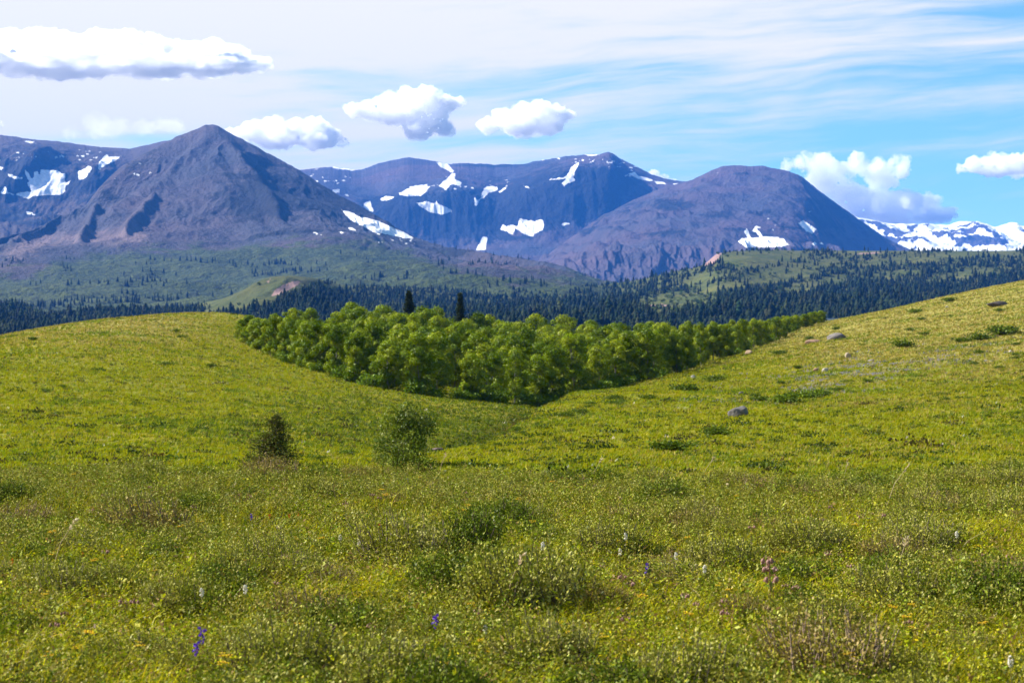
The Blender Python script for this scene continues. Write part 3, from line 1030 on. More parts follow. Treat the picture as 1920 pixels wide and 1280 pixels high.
# ------------------------------------------------------------------ near ground: knoll, two grassy hills and the gully between them
GP = []
for px, rows in {
    -400: [(60, 868), (90, 790), (130, 720), (180, 672), (210, 668), (260, 680), (450, 700)],
    0: [(60, 867), (90, 788), (130, 712), (180, 652), (212, 633), (270, 642), (450, 675)],
    160: [(60, 867), (90, 790), (130, 716), (180, 640), (235, 604), (290, 612), (450, 650)],
    300: [(60, 867), (90, 794), (130, 724), (190, 640), (262, 592), (320, 600), (450, 640)],
    470: [(60, 868), (90, 800), (130, 735), (180, 674), (212, 640), (275, 592), (330, 612), (450, 645)],
    600: [(60, 868), (90, 810), (130, 752), (172, 696), (235, 662), (300, 652), (450, 660)],
    750: [(60, 869), (90, 824), (130, 774), (162, 732), (230, 698), (300, 676), (450, 660)],
    900: [(60, 868), (85, 846), (120, 800), (165, 752), (230, 712), (300, 685), (450, 660)],
    1060: [(60, 867), (90, 828), (130, 790), (176, 758), (230, 718), (300, 686), (450, 655)],
    1200: [(60, 866), (90, 814), (130, 764), (182, 720), (240, 694), (320, 664), (450, 645)],
    1380: [(60, 866), (90, 798), (130, 742), (180, 698), (242, 664), (320, 632), (450, 628)],
    1550: [(60, 866), (90, 786), (130, 727), (190, 668), (265, 630), (345, 604), (450, 620)],
    1740: [(60, 865), (90, 778), (130, 710), (190, 646), (260, 598), (345, 564), (450, 585)],
    1920: [(60, 864), (90, 770), (130, 696), (190, 622), (260, 566), (345, 528), (450, 548)],
    2300: [(60, 864), (90, 756), (130, 676), (190, 588), (260, 520), (345, 476), (450, 490)],
}.items():
    GP += [(px, y, p) for y, p in rows] + [(px, 46, 935), (px, 650, 690), (px, 950, 720)]
GP = np.array(GP, float)


def _gu(px, y):
    return np.stack([np.asarray(px, float) / 700.0, 2.4 * np.log(np.asarray(y, float) / 60.0)], -1)


def _phi(d2):
    return 0.5 * d2 * np.log(d2 + 1e-9)


_P = _gu(GP[:, 0], GP[:, 1])
_d2 = ((_P[:, None] - _P[None]) ** 2).sum(-1)
_A = np.zeros((len(_P) + 3, len(_P) + 3))
_A[:len(_P), :len(_P)] = _phi(_d2) + 0.002 * np.eye(len(_P))
_A[:len(_P), len(_P):] = np.concatenate([np.ones((len(_P), 1)), _P], 1)
_A[len(_P):, :len(_P)] = _A[:len(_P), len(_P):].T
_W = np.linalg.solve(_A, np.concatenate([GP[:, 2], [0, 0, 0]]))

SPUR = [(44, 800, 0.0), (66, 868, 0.05), (85, 948, 0.75), (110, 1018, 1.35), (150, 1072, 1.25), (176, 1098, 0.4), (190, 1110, 0.0)]   # distance, column, height


def hill_py(px, y):
    q = _gu(px, y)
    sh = q.shape[:-1]
    q = q.reshape(-1, 2)
    out = np.empty(len(q))
    for i in range(0, len(q), 40000):
        c = q[i:i + 40000]
        d2 = ((c[:, None] - _P[None]) ** 2).sum(-1)
        out[i:i + 40000] = _phi(d2) @ _W[:len(_P)] + _W[len(_P)] + c @ _W[len(_P) + 1:]
    return out.reshape(sh)


def gz(x, y):
    """height of the near ground"""
    x = np.asarray(x, float)
    y = np.asarray(y, float)
    x, y = np.broadcast_arrays(x, y)
    yy = np.clip(y, 45, 950)
    px = np.clip(960 + x / (yy * K), -400, 2300)
    z = (HORIZON - hill_py(px, yy)) * K * yy + EYE
    # the spur of the right hill that overlaps the gully, and the cut at its foot
    sy = [p[0] for p in SPUR]
    xc = np.interp(y, sy, [(p[1] - 960) * K * p[0] for p in SPUR])
    hh = np.interp(y, sy, [p[2] for p in SPUR], left=0, right=0)
    dx = x - xc
    z = z + hh * np.where(dx > 0, np.exp(-(dx / 9.0) ** 2), np.exp(-(dx / 1.1) ** 2))
    z = z - 0.75 * hh * np.exp(-((dx + 2.4) / 1.5) ** 2)
    far = smooth(45, 80, y)
    z = z + far * (0.30 * fbm(x / 26, y / 34, 501, 3) + 0.16 * fbm(x / 6, y / 8, 502, 3) + 0.07 * fbm(x / 1.6, y / 2.2, 503, 2))
    # knoll the camera stands on
    zk = -0.013 * np.clip(y, -20, 80) + 0.12 * fbm(x / 2.4, y / 2.6, 510, 3) + 0.03 * fbm(x / 0.7, y / 0.7, 511, 2)
    edge = 20.5 + 1.6 * gnoise(x / 5.0, y * 0 + 3.3, 512)
    zk = zk - 0.10 * np.clip(y - edge, 0, 60) - 0.006 * np.clip(y - edge, 0, 18) ** 2
    s = smooth(26, 47, y)
    return zk * (1 - s) + z * s


def wpx(px, y):
    return (np.asarray(px, float) - 960) * K * np.asarray(y, float)


def hit(px, py, y0=47.0, y1=420.0):
    """the first point of the hills that a photograph pixel's line of sight meets"""
    ys = np.geomspace(y0, y1, 500)
    p = proj_py(ys, gz(wpx(px, ys), ys))
    i = np.where(p <= py)[0]
    y = ys[i[0]] if len(i) else ys[np.argmin(p)]
    x = float(wpx(px, y))
    return x, float(y), float(gz(x, y))


def build_ground():
    ys = np.concatenate([np.arange(-8, 30, 0.22), np.geomspace(30, 950, 330)])
    s = np.linspace(-1, 1, 620)
    W = 9 + 0.50 * np.clip(ys, 0, None)
    X = s[None] * W[:, None]
    Y = np.tile(ys[:, None], (1, len(s)))
    Z = gz(X, Y)
    far = smooth(24, 46, Y)
    lush = np.clip(0.5 + 0.9 * fbm(X / 30, Y / 45, 520, 4) + 0.45 * smooth(60, -30, X + 0.12 * Y - 10) * 0, 0, 1)
    px = 960 + X / (np.maximum(Y, 1) * K)
    py = proj_py(np.maximum(Y, 1), Z)
    dry = smooth(690, 600, py) * smooth(560, 250, px) + 0.55 * np.exp(-((px - 300) / 150) ** 2 - ((py - 718) / 14) ** 2) + smooth(720, 610, py - 0.0) * smooth(1250, 1600, px) + 0.35 * smooth(1150, 1500, px) * smooth(800, 700, py)
    dry = dry * far
    lupin = np.exp(-((px - 1610) / 190) ** 2 - ((py - 700 + (px - 1610) * 0.17) / 20) ** 2) * far
    me = make_mesh('ground', np.stack([X, Y, Z], -1).reshape(-1, 3), grid_faces(*X.shape),
                   floats={'far': far, 'dry': dry, 'lupin': lupin}, smooth_shade=True)
    m, t, out = new_mat('meadow ground')
    b = t.new('ShaderNodeBsdfPrincipled')
    vec = t.new('ShaderNodeTexCoord').outputs['Object']
    n0 = t.noise(vec, 0.05, 5, 0.6)
    n1 = t.noise(vec, 0.35, 5, 0.65)
    n2 = t.noise(vec, 1.8, 4, 0.7)
    g = t.mix(t.step(n0, 0.35, 0.65), (0.14, 0.14, 0.004), (0.19, 0.16, 0.006))
    g = t.mix(t.step(n1, 0.40, 0.70, 0, 0.8), g, (0.13, 0.155, 0.008))
    dr = t.math('ADD', t.attr('dry'), t.math('MULTIPLY', t.math('SUBTRACT', n1, 0.5), 1.4))
    g = t.mix(t.step(dr, 0.35, 0.95, 0, 0.75), g, (0.25, 0.215, 0.055))
    lu = t.math('ADD', t.attr('lupin'), t.math('MULTIPLY', t.math('SUBTRACT', n1, 0.5), 2.0))
    g = t.mix(t.step(lu, 0.62, 0.95, 0, 0.5), g, (0.21, 0.19, 0.17))
    g = t.mix(t.step(n2, 0.56, 0.72, 0, 0.7), g, (0.05, 0.075, 0.008))
    near = t.mix(t.step(n2, 0.4, 0.6), (0.018, 0.024, 0.005), (0.04, 0.036, 0.010))
    g = t.mix(t.attr('far'), near, g)
    t.put(b.inputs['Base Color'], g)
    b.inputs['Roughness'].default_value = 0.95
    b.inputs['Specular IOR Level'].default_value = 0.1
    bp = t.new('ShaderNodeBump')
    bp.inputs['Distance'].default_value = 0.3
    t.put(bp.inputs['Height'], n2)
    t.l.new(bp.outputs[0], b.inputs['Normal'])
    t.l.new(b.outputs[0], out.inputs[0])
    tag(link('ground', me, m), 'grassy meadow ground rising into two yellow green hills', 'ground', kind='structure')


build_ground()


# grass and herbs on the hills (stuff) -------------------------------------------------
def in_view_samples(n, y0, y1, power, margin=1.25, xtra=3.0):
    """random ground points in the camera's fan; density falls off as y**-power"""
    u = rng.uniform(size=n)
    e = 2 - power
    y = (y0 ** e + u * (y1 ** e - y0 ** e)) ** (1 / e) if abs(e) > 1e-6 else y0 * (y1 / y0) ** u
    x = rng.uniform(-1, 1, n) * (960 * K * margin * y + xtra)
    return x, y


def build_hill_grass():
    n = 260000
    x, y = in_view_samples(n, 46, 360, 1.65)
    z = gz(x, y)
    px = 960 + x / (y * K)
    py = proj_py(y, z)
    patch = fbm(x / 9, y / 12, 530, 4)
    small = fbm(x / 2.2, y / 3.0, 531, 3)
    dry = np.clip(smooth(690, 600, py) * smooth(560, 250, px) + smooth(720, 610, py) * smooth(1250, 1600, px) + 0.3 * smooth(1150, 1500, px) * smooth(800, 700, py) + 0.4 * patch + 0.9 * fbm(x / 15, y / 30, 545, 4) * smooth(1000, 1250, px), 0, 1)
    col = pick([(0.245, 0.245, 0.002), (0.22, 0.235, 0.002), (0.27, 0.25, 0.003), (0.185, 0.215, 0.002)], n, 0.07)
    drycol = pick([(0.31, 0.245, 0.045), (0.27, 0.225, 0.03), (0.36, 0.28, 0.09), (0.22, 0.20, 0.02)], n, 0.13)
    mask = rng.uniform(size=n) < dry * 0.85
    col[mask] = drycol[mask]
    green = (rng.uniform(size=n) < smooth(0.0, 0.35, -patch + 0.2 * small) * 0.75)
    col[green] = pick([(0.14, 0.19, 0.003), (0.175, 0.205, 0.003), (0.10, 0.15, 0.004)], n, 0.13)[green]
    lup = np.exp(-((px - 1610) / 200) ** 2 - ((py - 700 + (px - 1610) * 0.17) / 22) ** 2)
    lm = rng.uniform(size=n) < lup * smooth(-0.05, 0.25, fbm(x / 5, y / 9, 533, 3)) * 0.75
    col[lm] = pick([(0.24, 0.22, 0.27), (0.20, 0.19, 0.30), (0.28, 0.25, 0.26)], n, 0.15)[lm]
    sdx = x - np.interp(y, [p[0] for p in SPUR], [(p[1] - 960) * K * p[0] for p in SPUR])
    lg = rng.uniform(size=n) < 0.92 * smooth(-22, -4, sdx) * smooth(0.5, -1.6, sdx) * smooth(62, 92, y) * smooth(190, 150, y)  # darker grass left of the spur paints in the fold's shade
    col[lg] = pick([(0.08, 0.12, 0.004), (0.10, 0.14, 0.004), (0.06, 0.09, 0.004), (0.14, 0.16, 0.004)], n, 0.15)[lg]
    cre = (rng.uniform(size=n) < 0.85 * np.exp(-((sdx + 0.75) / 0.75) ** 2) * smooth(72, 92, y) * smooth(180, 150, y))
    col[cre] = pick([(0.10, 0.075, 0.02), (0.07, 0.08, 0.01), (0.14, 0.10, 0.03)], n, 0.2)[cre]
    dark = rng.uniform(size=n) < 0.07 + 0.35 * smooth(0.10, 0.40, small)
    col[dark] = pick([(0.055, 0.095, 0.010), (0.08, 0.115, 0.010), (0.09, 0.08, 0.015)], n, 0.2)[dark]
    white = rng.uniform(size=n) < 0.0012
    col[white] = pick([(0.6, 0.58, 0.45), (0.6, 0.5, 0.05)], n, 0.1)[white]
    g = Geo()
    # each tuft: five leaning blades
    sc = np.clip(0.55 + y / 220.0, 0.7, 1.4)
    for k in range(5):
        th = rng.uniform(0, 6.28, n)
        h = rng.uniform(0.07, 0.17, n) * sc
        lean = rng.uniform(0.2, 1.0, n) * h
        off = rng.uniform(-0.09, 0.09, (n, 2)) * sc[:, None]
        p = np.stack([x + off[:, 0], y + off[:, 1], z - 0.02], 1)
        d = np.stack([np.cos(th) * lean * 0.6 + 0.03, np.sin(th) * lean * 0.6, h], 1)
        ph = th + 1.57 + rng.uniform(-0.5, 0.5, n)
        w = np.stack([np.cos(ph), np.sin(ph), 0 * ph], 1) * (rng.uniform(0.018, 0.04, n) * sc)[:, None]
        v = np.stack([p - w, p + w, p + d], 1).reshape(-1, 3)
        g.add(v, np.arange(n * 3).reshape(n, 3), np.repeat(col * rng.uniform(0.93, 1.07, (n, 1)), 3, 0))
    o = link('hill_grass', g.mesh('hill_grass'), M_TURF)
    tag(o, 'short yellow green grass covering both hills and the gully', 'grass', kind='stuff')
    # low dark herbs in small clumps
    n = 8500
    x, y = in_view_samples(n, 48, 320, 1.35)
    keep = fbm(x / 7, y / 9, 540, 3) + rng.uniform(-0.5, 0.5, n) > 0.0
    x, y = x[keep], y[keep]
    n = len(x)
    z = gz(x, y)
    rad = rng.uniform(0.12, 0.36, n) * np.where(rng.uniform(size=n) < 0.12, 1.6, 1)
    g = Geo()
    base = pick([(0.025, 0.048, 0.004), (0.04, 0.065, 0.005), (0.055, 0.045, 0.010), (0.06, 0.095, 0.006)], n, 0.2)
    for k in range(52):
        th = rng.uniform(0, 6.28, n)
        rr = np.sqrt(rng.uniform(size=n)) * rad
        p = np.stack([x + np.cos(th) * rr * 1.3, y + np.sin(th) * rr, z + rng.uniform(0.0, 0.55, n) * rad * (1.15 - rr / rad)], 1)
        d = unit(rng.normal(size=(n, 3)) + [0, 0, 0.7]) * (rad * 0.27)[:, None]
        w = unit(np.cross(d, rng.normal(size=(n, 3)))) * (rad * 0.08)[:, None]
        g.leaves(p, d, w, base * rng.uniform(0.75, 1.25, (n, 1)))
    o = link('low_herbs', g.mesh('low_herbs'), M_LEAF)
    tag(o, 'small dark green herb clumps dotted through the hill grass', 'ground cover', kind='stuff')


build_hill_grass()


# ------------------------------------------------------------------ the aspen grove
def aspen_meshes(seed, height, spread, base_frac, leaf_n, leaf_size, palette):
    """trunk mesh and crown mesh of one aspen"""
    r = random.Random(seed)
    g = Geo()
    lean = (r.uniform(-0.05, 0.05), r.uniform(-0.05, 0.05))
    zs = np.linspace(0, height * 0.9, 8)
    pts = np.stack([lean[0] * zs + 0.06 * np.sin(zs * 1.3 + seed), lean[1] * zs + 0.05 * np.cos(zs * 1.1 + seed), zs - 0.25], 1)
    bark = np.array([0.20, 0.19, 0.15])
    g.tube(pts, np.linspace(0.085, 0.018, 8) * height / 6, bark, 6)
    lobes = []
    nl = r.randint(28, 34)
    for i in range(nl):
        f = (i + 0.5) / nl
        z = height * (base_frac + (1 - base_frac) * (0.06 + 0.86 * f))
        env = spread * math.sin(math.pi * min(1, max(0.08, 0.2 + 0.66 * f))) ** 0.6
        a = i * 2.4 + r.uniform(-0.5, 0.5)
        d = env * r.uniform(0.2, 0.85)
        t = np.array([np.interp(z, zs, pts[:, 0]) + math.cos(a) * d, np.interp(z, zs, pts[:, 1]) + math.sin(a) * d, z])
        zb = max(0.2, z - d * r.uniform(0.8, 1.4))
        s = np.array([np.interp(zb, zs, pts[:, 0]), np.interp(zb, zs, pts[:, 1]), zb - 0.25])
        g.tube([s, (s + t) / 2 + [0, 0, -0.05], t], np.array([0.03, 0.02, 0.008]) * height / 6, bark * 0.8, 4)
        lobes.append((t, r.uniform(0.17, 0.36) * spread * (1.0 if f < 0.85 else 0.9)))
    lobes.append((np.array([pts[-1, 0], pts[-1, 1], height * 0.93]), spread * 0.38))
    trunk = g.mesh('trunk')
    trunk.materials.append(M_BARK)
    c = Geo()
    pal = np.asarray(palette)
    tot = sum(l[1] ** 2 for l in lobes)
    for t, rad in lobes:
        n = max(20, int(leaf_n * rad ** 2 / tot))
        u = rand_dirs(n)
        dist = rng.uniform(0.5, 1.0, n) ** 0.5
        # ragged lobes
        rag = 1 + 0.35 * gnoise(u[:, 0] * 2.1 + seed, u[:, 1] * 2.1 + u[:, 2] * 1.7, seed)
        p = t + u * (dist * rad * rag)[:, None] * np.array([1, 1, 0.92])
        nrm = unit(u + rand_dirs(n) * 0.55)
        d = unit(np.cross(nrm, rand_dirs(n))) * (leaf_size * rng.uniform(0.6, 1.3, n))[:, None]
        w = unit(np.cross(nrm, d)) * (leaf_size * 0.42 * rng.uniform(0.7, 1.2, n))[:, None]
        col = pal[rng.integers(0, len(pal))] * rng.uniform(0.8, 1.2, (n, 1)) * (1 + 0.05 * rng.normal(size=(n, 3)))
        c.leaves(p, d, w, np.clip(col, 0.001, 1))
    crown = c.mesh('crown')
    crown.materials.append(M_TREE)
    return [('trunk', trunk), ('crown', crown)]


ASPEN_PAL = [(0.145, 0.205, 0.003), (0.19, 0.25, 0.004), (0.095, 0.15, 0.003), (0.24, 0.285, 0.006)]
GROVE = [(450, 212), (520, 190), (600, 172), (680, 164), (755, 161), (840, 163), (925, 166), (985, 172), (1060, 178), (1120, 178), (1200, 186), (1290, 214), (1380, 246), (1460, 292), (1522, 324), (1538, 348),
         (1400, 365), (1200, 350), (1000, 335), (850, 325), (700, 300), (560, 268), (470, 240)]


def build_grove():
    variants = [aspen_meshes(100 + i, h, sp, bf, 8200, 0.165, ASPEN_PAL) for i, (h, sp, bf) in enumerate(
        [(6.0, 1.75, 0.0), (6.4, 1.95, 0.04), (5.6, 1.8, 0.0), (6.8, 1.9, 0.08), (5.2, 1.7, 0.0), (6.2, 2.05, 0.06), (5.8, 1.75, 0.04), (6.5, 1.8, 0.14)])]
    poly = np.array([(wpx(p, y), y) for p, y in GROVE], float)
    lo, hi = poly.min(0), poly.max(0)
    pts = []
    front = []
    # front row first, so that the edge of the grove is closed
    fr = poly[:16]
    for (ax, ay), (bx, by) in zip(fr[:-1], fr[1:]):
        L = math.hypot(bx - ax, by - ay)
        for k in range(max(1, int(L / 2.7))):
            t = (k + random.uniform(0.1, 0.9)) / max(1, int(L / 2.7))
            pts.append((ax + (bx - ax) * t + random.uniform(-0.5, 0.5), ay + (by - ay) * t + (random.uniform(0.2, 2.2) if ax < wpx(1100, ay) else random.uniform(-3.5, 4.5))))
            front.append(True)
    tries = 0
    while len(pts) < 292 and tries < 30000:
        tries += 1
        x, y = random.uniform(lo[0], hi[0]), random.uniform(lo[1], hi[1])
        if poly_sd(np.array([x]), np.array([y]), poly)[0] < 0.5:
            continue
        dmin = 3.0 + 0.006 * (y - 160)
        if all((x - a) ** 2 + (y - b) ** 2 > dmin * dmin for a, b in pts):
            pts.append((x, y))
            front.append(False)
    FX, FY = [p[0] for p in GROVE[:16]], [p[1] for p in GROVE[:16]]
    P = np.array(pts)
    zs = gz(P[:, 0], P[:, 1])
    pxs = 960 + P[:, 0] / (P[:, 1] * K)
    # the skyline of the grove in the photograph limits how tall each tree may be
    lid = C((440, 606), (470, 590), (520, 580), (560, 577), (620, 572), (690, 563), (720, 575), (800, 578), (880, 586), (980, 592), (1060, 592), (1120, 600), (1250, 604), (1340, 604), (1420, 600), (1540, 597), (1560, 600))
    first = {'left': int(np.argmin(pxs)), 'right': int(np.argmax(pxs))}
    for i, (x, y) in enumerate(pts):
        v = i % 8 if pxs[i] < 930 else [1, 3, 5, 6, 7, 1, 3, 0][i % 8]
        if front[i] and pxs[i] < 930:
            v = [0, 2, 4, 0, 2][i % 5]
        h0 = [6.0, 6.4, 5.6, 6.8, 5.2, 6.2, 5.8, 6.5][v]
        top = (HORIZON - lid(pxs[i])) * K * y + EYE - zs[i]
        yf = float(np.interp(pxs[i], FX, FY))
        yb = float(np.interp(pxs[i], [450, 560, 700, 850, 1000, 1200, 1400, 1560], [235, 268, 300, 325, 335, 350, 365, 370]))
        t = min(1.0, max(0.0, (y - yf) / max(8.0, yb - yf)))
        zf = float(gz(wpx(pxs[i], yf), yf))
        low = proj_py(yf, zf) - float(np.interp(pxs[i], [440, 560, 700, 900, 1060, 1200, 1400, 1560], [48, 80, 98, 108, 112, 94, 66, 44]))
        top_py = low + (lid(pxs[i]) - low) * t ** 0.75 + random.uniform(-12, 20)
        h = (HORIZON - max(top_py, lid(pxs[i]) + (random.uniform(-4, 12) if pxs[i] > 1250 else random.uniform(-4, 4)))) * K * y + EYE - zs[i]
        h = min(max(h, 2.2), 9.0)
        s = h / h0
        if pxs[i] > 1330 and front[i] and random.random() < 0.3:
            continue
        wf = random.uniform(1.08, 1.38) if pxs[i] < 1250 else random.uniform(0.75, 1.1)
        o = plant('aspen_tree', variants[v], (x, y, zs[i] - 0.05), random.uniform(0, 6.28), (max(s, 0.62) * wf, max(s, 0.62) * wf * random.uniform(0.9, 1.1), s))
        if i == first['left']:
            tag(o, 'leafy aspen at the far left tip of the grove on the hill crest', 'aspen tree', 'aspens of the valley grove')
        elif i == first['right']:
            tag(o, 'last aspen at the right end of the grove below the hill skyline', 'aspen tree', 'aspens of the valley grove')
        elif pxs[i] < 935 and front[i]:
            tag(o, 'bushy aspen along the shaded front edge of the left half of the grove', 'aspen tree', 'aspens on the shaded front edge')
        elif front[i]:
            tag(o, 'aspen with pale trunk along the sunlit front edge of the right half of the grove', 'aspen tree', 'aspens on the sunlit front edge')
        elif pxs[i] < 935:
            tag(o, 'bright green aspen inside the left half of the grove', 'aspen tree', 'aspens inside the left half of the grove')
        else:
            tag(o, 'bright green aspen inside the right half of the grove', 'aspen tree', 'aspens inside the right half of the grove')
    # bushes of undergrowth at the grove's foot
    bush = [low_bush(700 + i, 0.75, 0.8, 420, 0.16, [(0.09, 0.155, 0.008), (0.12, 0.18, 0.008)]) for i in range(3)]
    for i in range(70):
        px = random.uniform(960, 1540) if i < 46 else random.uniform(480, 940)
        j = np.interp(px, FX, FY)
        y = j - (random.uniform(0.2, 4.0) if i < 46 else random.uniform(-0.5, 1.2))
        x = float(wpx(px, y))
        s = random.uniform(0.8, 1.7)
        o = plant('bush', bush[i % 3], (x, y, float(gz(x, y)) - 0.05), random.uniform(0, 6), s)
        if i < 46:
            tag(o, 'low leafy bush at the foot of the sunlit grove edge', 'bush', 'bushes at the foot of the grove')
        else:
            tag(o, 'low leafy bush at the foot of the shaded left grove edge', 'bush', 'bushes at the foot of the shaded grove edge')


def low_bush(seed, w, h, n, leaf, palette, stems=9, mat=None):
    r = random.Random(seed)
    g = Geo()
    tips = []
    for i in range(stems):
        a, d = r.uniform(0, 6.28), r.uniform(0.2, 0.85) * w
        t = np.array([math.cos(a) * d, math.sin(a) * d, h * r.uniform(0.55, 0.95) * (1.1 - 0.5 * d / w)])
        tips.append(t)
        g.tube([[0.1 * t[0], 0.1 * t[1], -0.05], t * 0.55 + [0, 0, 0.05 * h], t], np.array([0.02, 0.012, 0.005]) * h * 1.2, (0.13, 0.10, 0.07), 4)
    st = g.mesh('stems')
    st.materials.append(M_BARK)
    c = Geo()
    pal = np.asarray(palette)
    for t in tips:
        m = n // stems
        f = rng.uniform(0.25, 1.08, m)[:, None]
        p = t * f + rng.normal(size=(m, 3)) * np.array([0.22 * w, 0.22 * w, 0.14 * h])
        p[:, 2] = np.abs(p[:, 2])
        d = unit(rand_dirs(m) + [0, 0, 0.4]) * (leaf * rng.uniform(0.6, 1.3, m))[:, None]
        ww = unit(np.cross(d, rand_dirs(m))) * (leaf * 0.33)
        c.leaves(p, d, ww, np.clip(pal[rng.integers(0, len(pal), m)] * rng.uniform(0.75, 1.25, (m, 1)), 0.001, 1))
    fo = c.mesh('foliage')
    fo.materials.append(mat or M_LEAF)
    return [('stems', st), ('foliage', fo)]


build_grove()


def conifer_meshes(seed, h, rad, whorls, per, curve=0.8, lop=None, pal=NEEDLES, ragged=0.25):
    """a conifer: trunk mesh and a crown of drooping boughs made of needle sprays"""
    r = random.Random(seed)
    g = Geo()
    zs = np.linspace(-0.2, h, 7)
    bend = (lop or 0) * (np.clip(zs, 0, h) / h) ** 1.6 * h
    tr = np.stack([bend, 0 * zs, zs], 1)
    g.tube(tr, np.linspace(0.028 * h * 0.5, 0.004, 7), (0.10, 0.075, 0.055), 6)
    c = Geo()
    P, D, W, Cc = [], [], [], []
    pal = np.asarray(pal)
    for i in range(whorls):
        f = (i + 0.3) / whorls
        z = h * (0.04 + 0.95 * f)
        for k in range(per):
            a = k * 6.283 / per + i * 1.3 + r.uniform(-0.5, 0.5)
            L = rad * (1 - f) ** curve * r.uniform(1 - ragged * 1.6, 1 + ragged) + 0.03 * h * 0.5
            base = np.array([np.interp(z, zs, bend), 0, z])
            rise = r.uniform(-0.35, 0.15) if f < 0.7 else r.uniform(0.1, 0.7)
            tip = base + np.array([math.cos(a), math.sin(a), rise]) * L
            g.tube([base, tip], [0.006 * h, 0.002 * h], (0.09, 0.07, 0.05), 3)
            m = int(8 + 60 * L / rad)
            t = rng.uniform(0.15, 1.05, m)[:, None]
            p = base + (tip - base) * t + rng.normal(size=(m, 3)) * (0.10 * L + 0.008 * h)
            d = unit((tip - base)[None] / L + rand_dirs(m) * 0.9 + [0, 0, 0.15]) * (min(0.05 * h, 0.30 * L + 0.012 * h) * rng.uniform(0.6, 1.3, m))[:, None]
            w = unit(np.cross(d, rand_dirs(m))) * 0.24 * min(0.05 * h, 0.30 * L + 0.012 * h)
            P.append(p), D.append(d), W.append(w)
            Cc.append(pal[rng.integers(0, len(pal), m)] * rng.uniform(0.7, 1.4, (m, 1)))
    c.leaves(np.concatenate(P), np.concatenate(D), np.concatenate(W), np.clip(np.concatenate(Cc), 0.001, 1))
    trunk, crown = g.mesh('trunk'), c.mesh('crown')
    trunk.materials.append(M_BARK)
    crown.materials.append(M_NEEDLE)
    return [('trunk', trunk), ('crown', crown)]


def build_single_trees():
    for i, (px, top, y, rad, lab) in enumerate([(767, 544, 268, 0.8, 'taller blunt topped dark spruce rising out of the aspen grove'), (863, 548, 292, 0.7, 'slender pointed dark spruce rising out of the aspen grove')]):
        x = float(wpx(px, y))
        z = float(gz(x, y))
        h = (HORIZON - top) * K * y + EYE - z
        parts = conifer_meshes(31 + i, h, rad * 1.15, 30, 9, 0.75 if i == 0 else 0.95, pal=[(0.022, 0.036, 0.016), (0.038, 0.048, 0.02)])
        tag(plant('spruce_tree', parts, (x, y, z)), lab, 'spruce tree')
    # young bushy conifer beyond the edge of the knoll
    y = 56.0
    x = float(wpx(513, y))
    z = float(gz(x, y))
    h = (HORIZON - 776) * K * y + EYE - z
    parts = conifer_meshes(44, h, 0.88, 19, 10, 0.95, lop=0.07, ragged=0.45, pal=[(0.06, 0.078, 0.010), (0.09, 0.105, 0.016), (0.10, 0.085, 0.022)])
    tag(plant('young_conifer', parts, (x, y, z)), 'small ragged dark conifer with leaning tip beyond the near meadow edge', 'conifer tree')
    y = 58.0
    x = float(wpx(766, y))
    z = float(gz(x, y))
    h = (HORIZON - 765) * K * y + EYE - z
    parts = aspen_meshes(61, h, h * 0.60, 0.02, 6500, 0.07, [(0.09, 0.13, 0.008), (0.12, 0.155, 0.010), (0.07, 0.105, 0.008), (0.15, 0.175, 0.03)])
    tag(plant('young_aspen', parts, (x, y, z)), 'young airy aspen with open crown just beyond the near meadow edge', 'aspen tree')


build_single_trees()


# ------------------------------------------------------------------ shrubs and rocks on the hills, houses in the valley
def ico(sub):
    import bmesh
    bm = bmesh.new()
    bmesh.ops.create_icosphere(bm, subdivisions=sub, radius=1.0)
    v = np.array([p.co[:] for p in bm.verts])
    f = np.array([[q.index for q in p.verts] for p in bm.faces])
    bm.free()
    return v, f


ICO4 = ico(4)
ICO2 = ico(2)


def rock_mesh(seed, size, cols, rough=0.35):
    v, f = ICO4
    r = np.random.default_rng(seed)
    d = np.ones(len(v))
    for k in range(12):                                   # broken faces
        nrm = unit(r.normal(size=3))
        c = r.uniform(0.62, 0.95)
        s = v @ nrm
        d = np.minimum(d, np.where(s > 0.05, c / np.maximum(s, 0.05), 9))
    n = 0.10 * gnoise(v[:, 0] * 3 + seed, v[:, 1] * 3 + v[:, 2] * 2.3, seed) + 0.06 * gnoise(v[:, 0] * 8, v[:, 1] * 8 + v[:, 2] * 7, seed + 1)
    p = v * (d + rough * n)[:, None] * np.asarray(size)
    mixv = np.clip(0.5 + 0.8 * gnoise(v[:, 0] * 2.5 + 5, v[:, 1] * 2.5 + v[:, 2] * 2, seed + 2), 0, 1)[:, None]
    col = np.asarray(cols[0]) * mixv + np.asarray(cols[1]) * (1 - mixv)
    me = make_mesh('boulder', p, f, colors={'col': col})
    me.materials.append(M_ROCK)
    return me


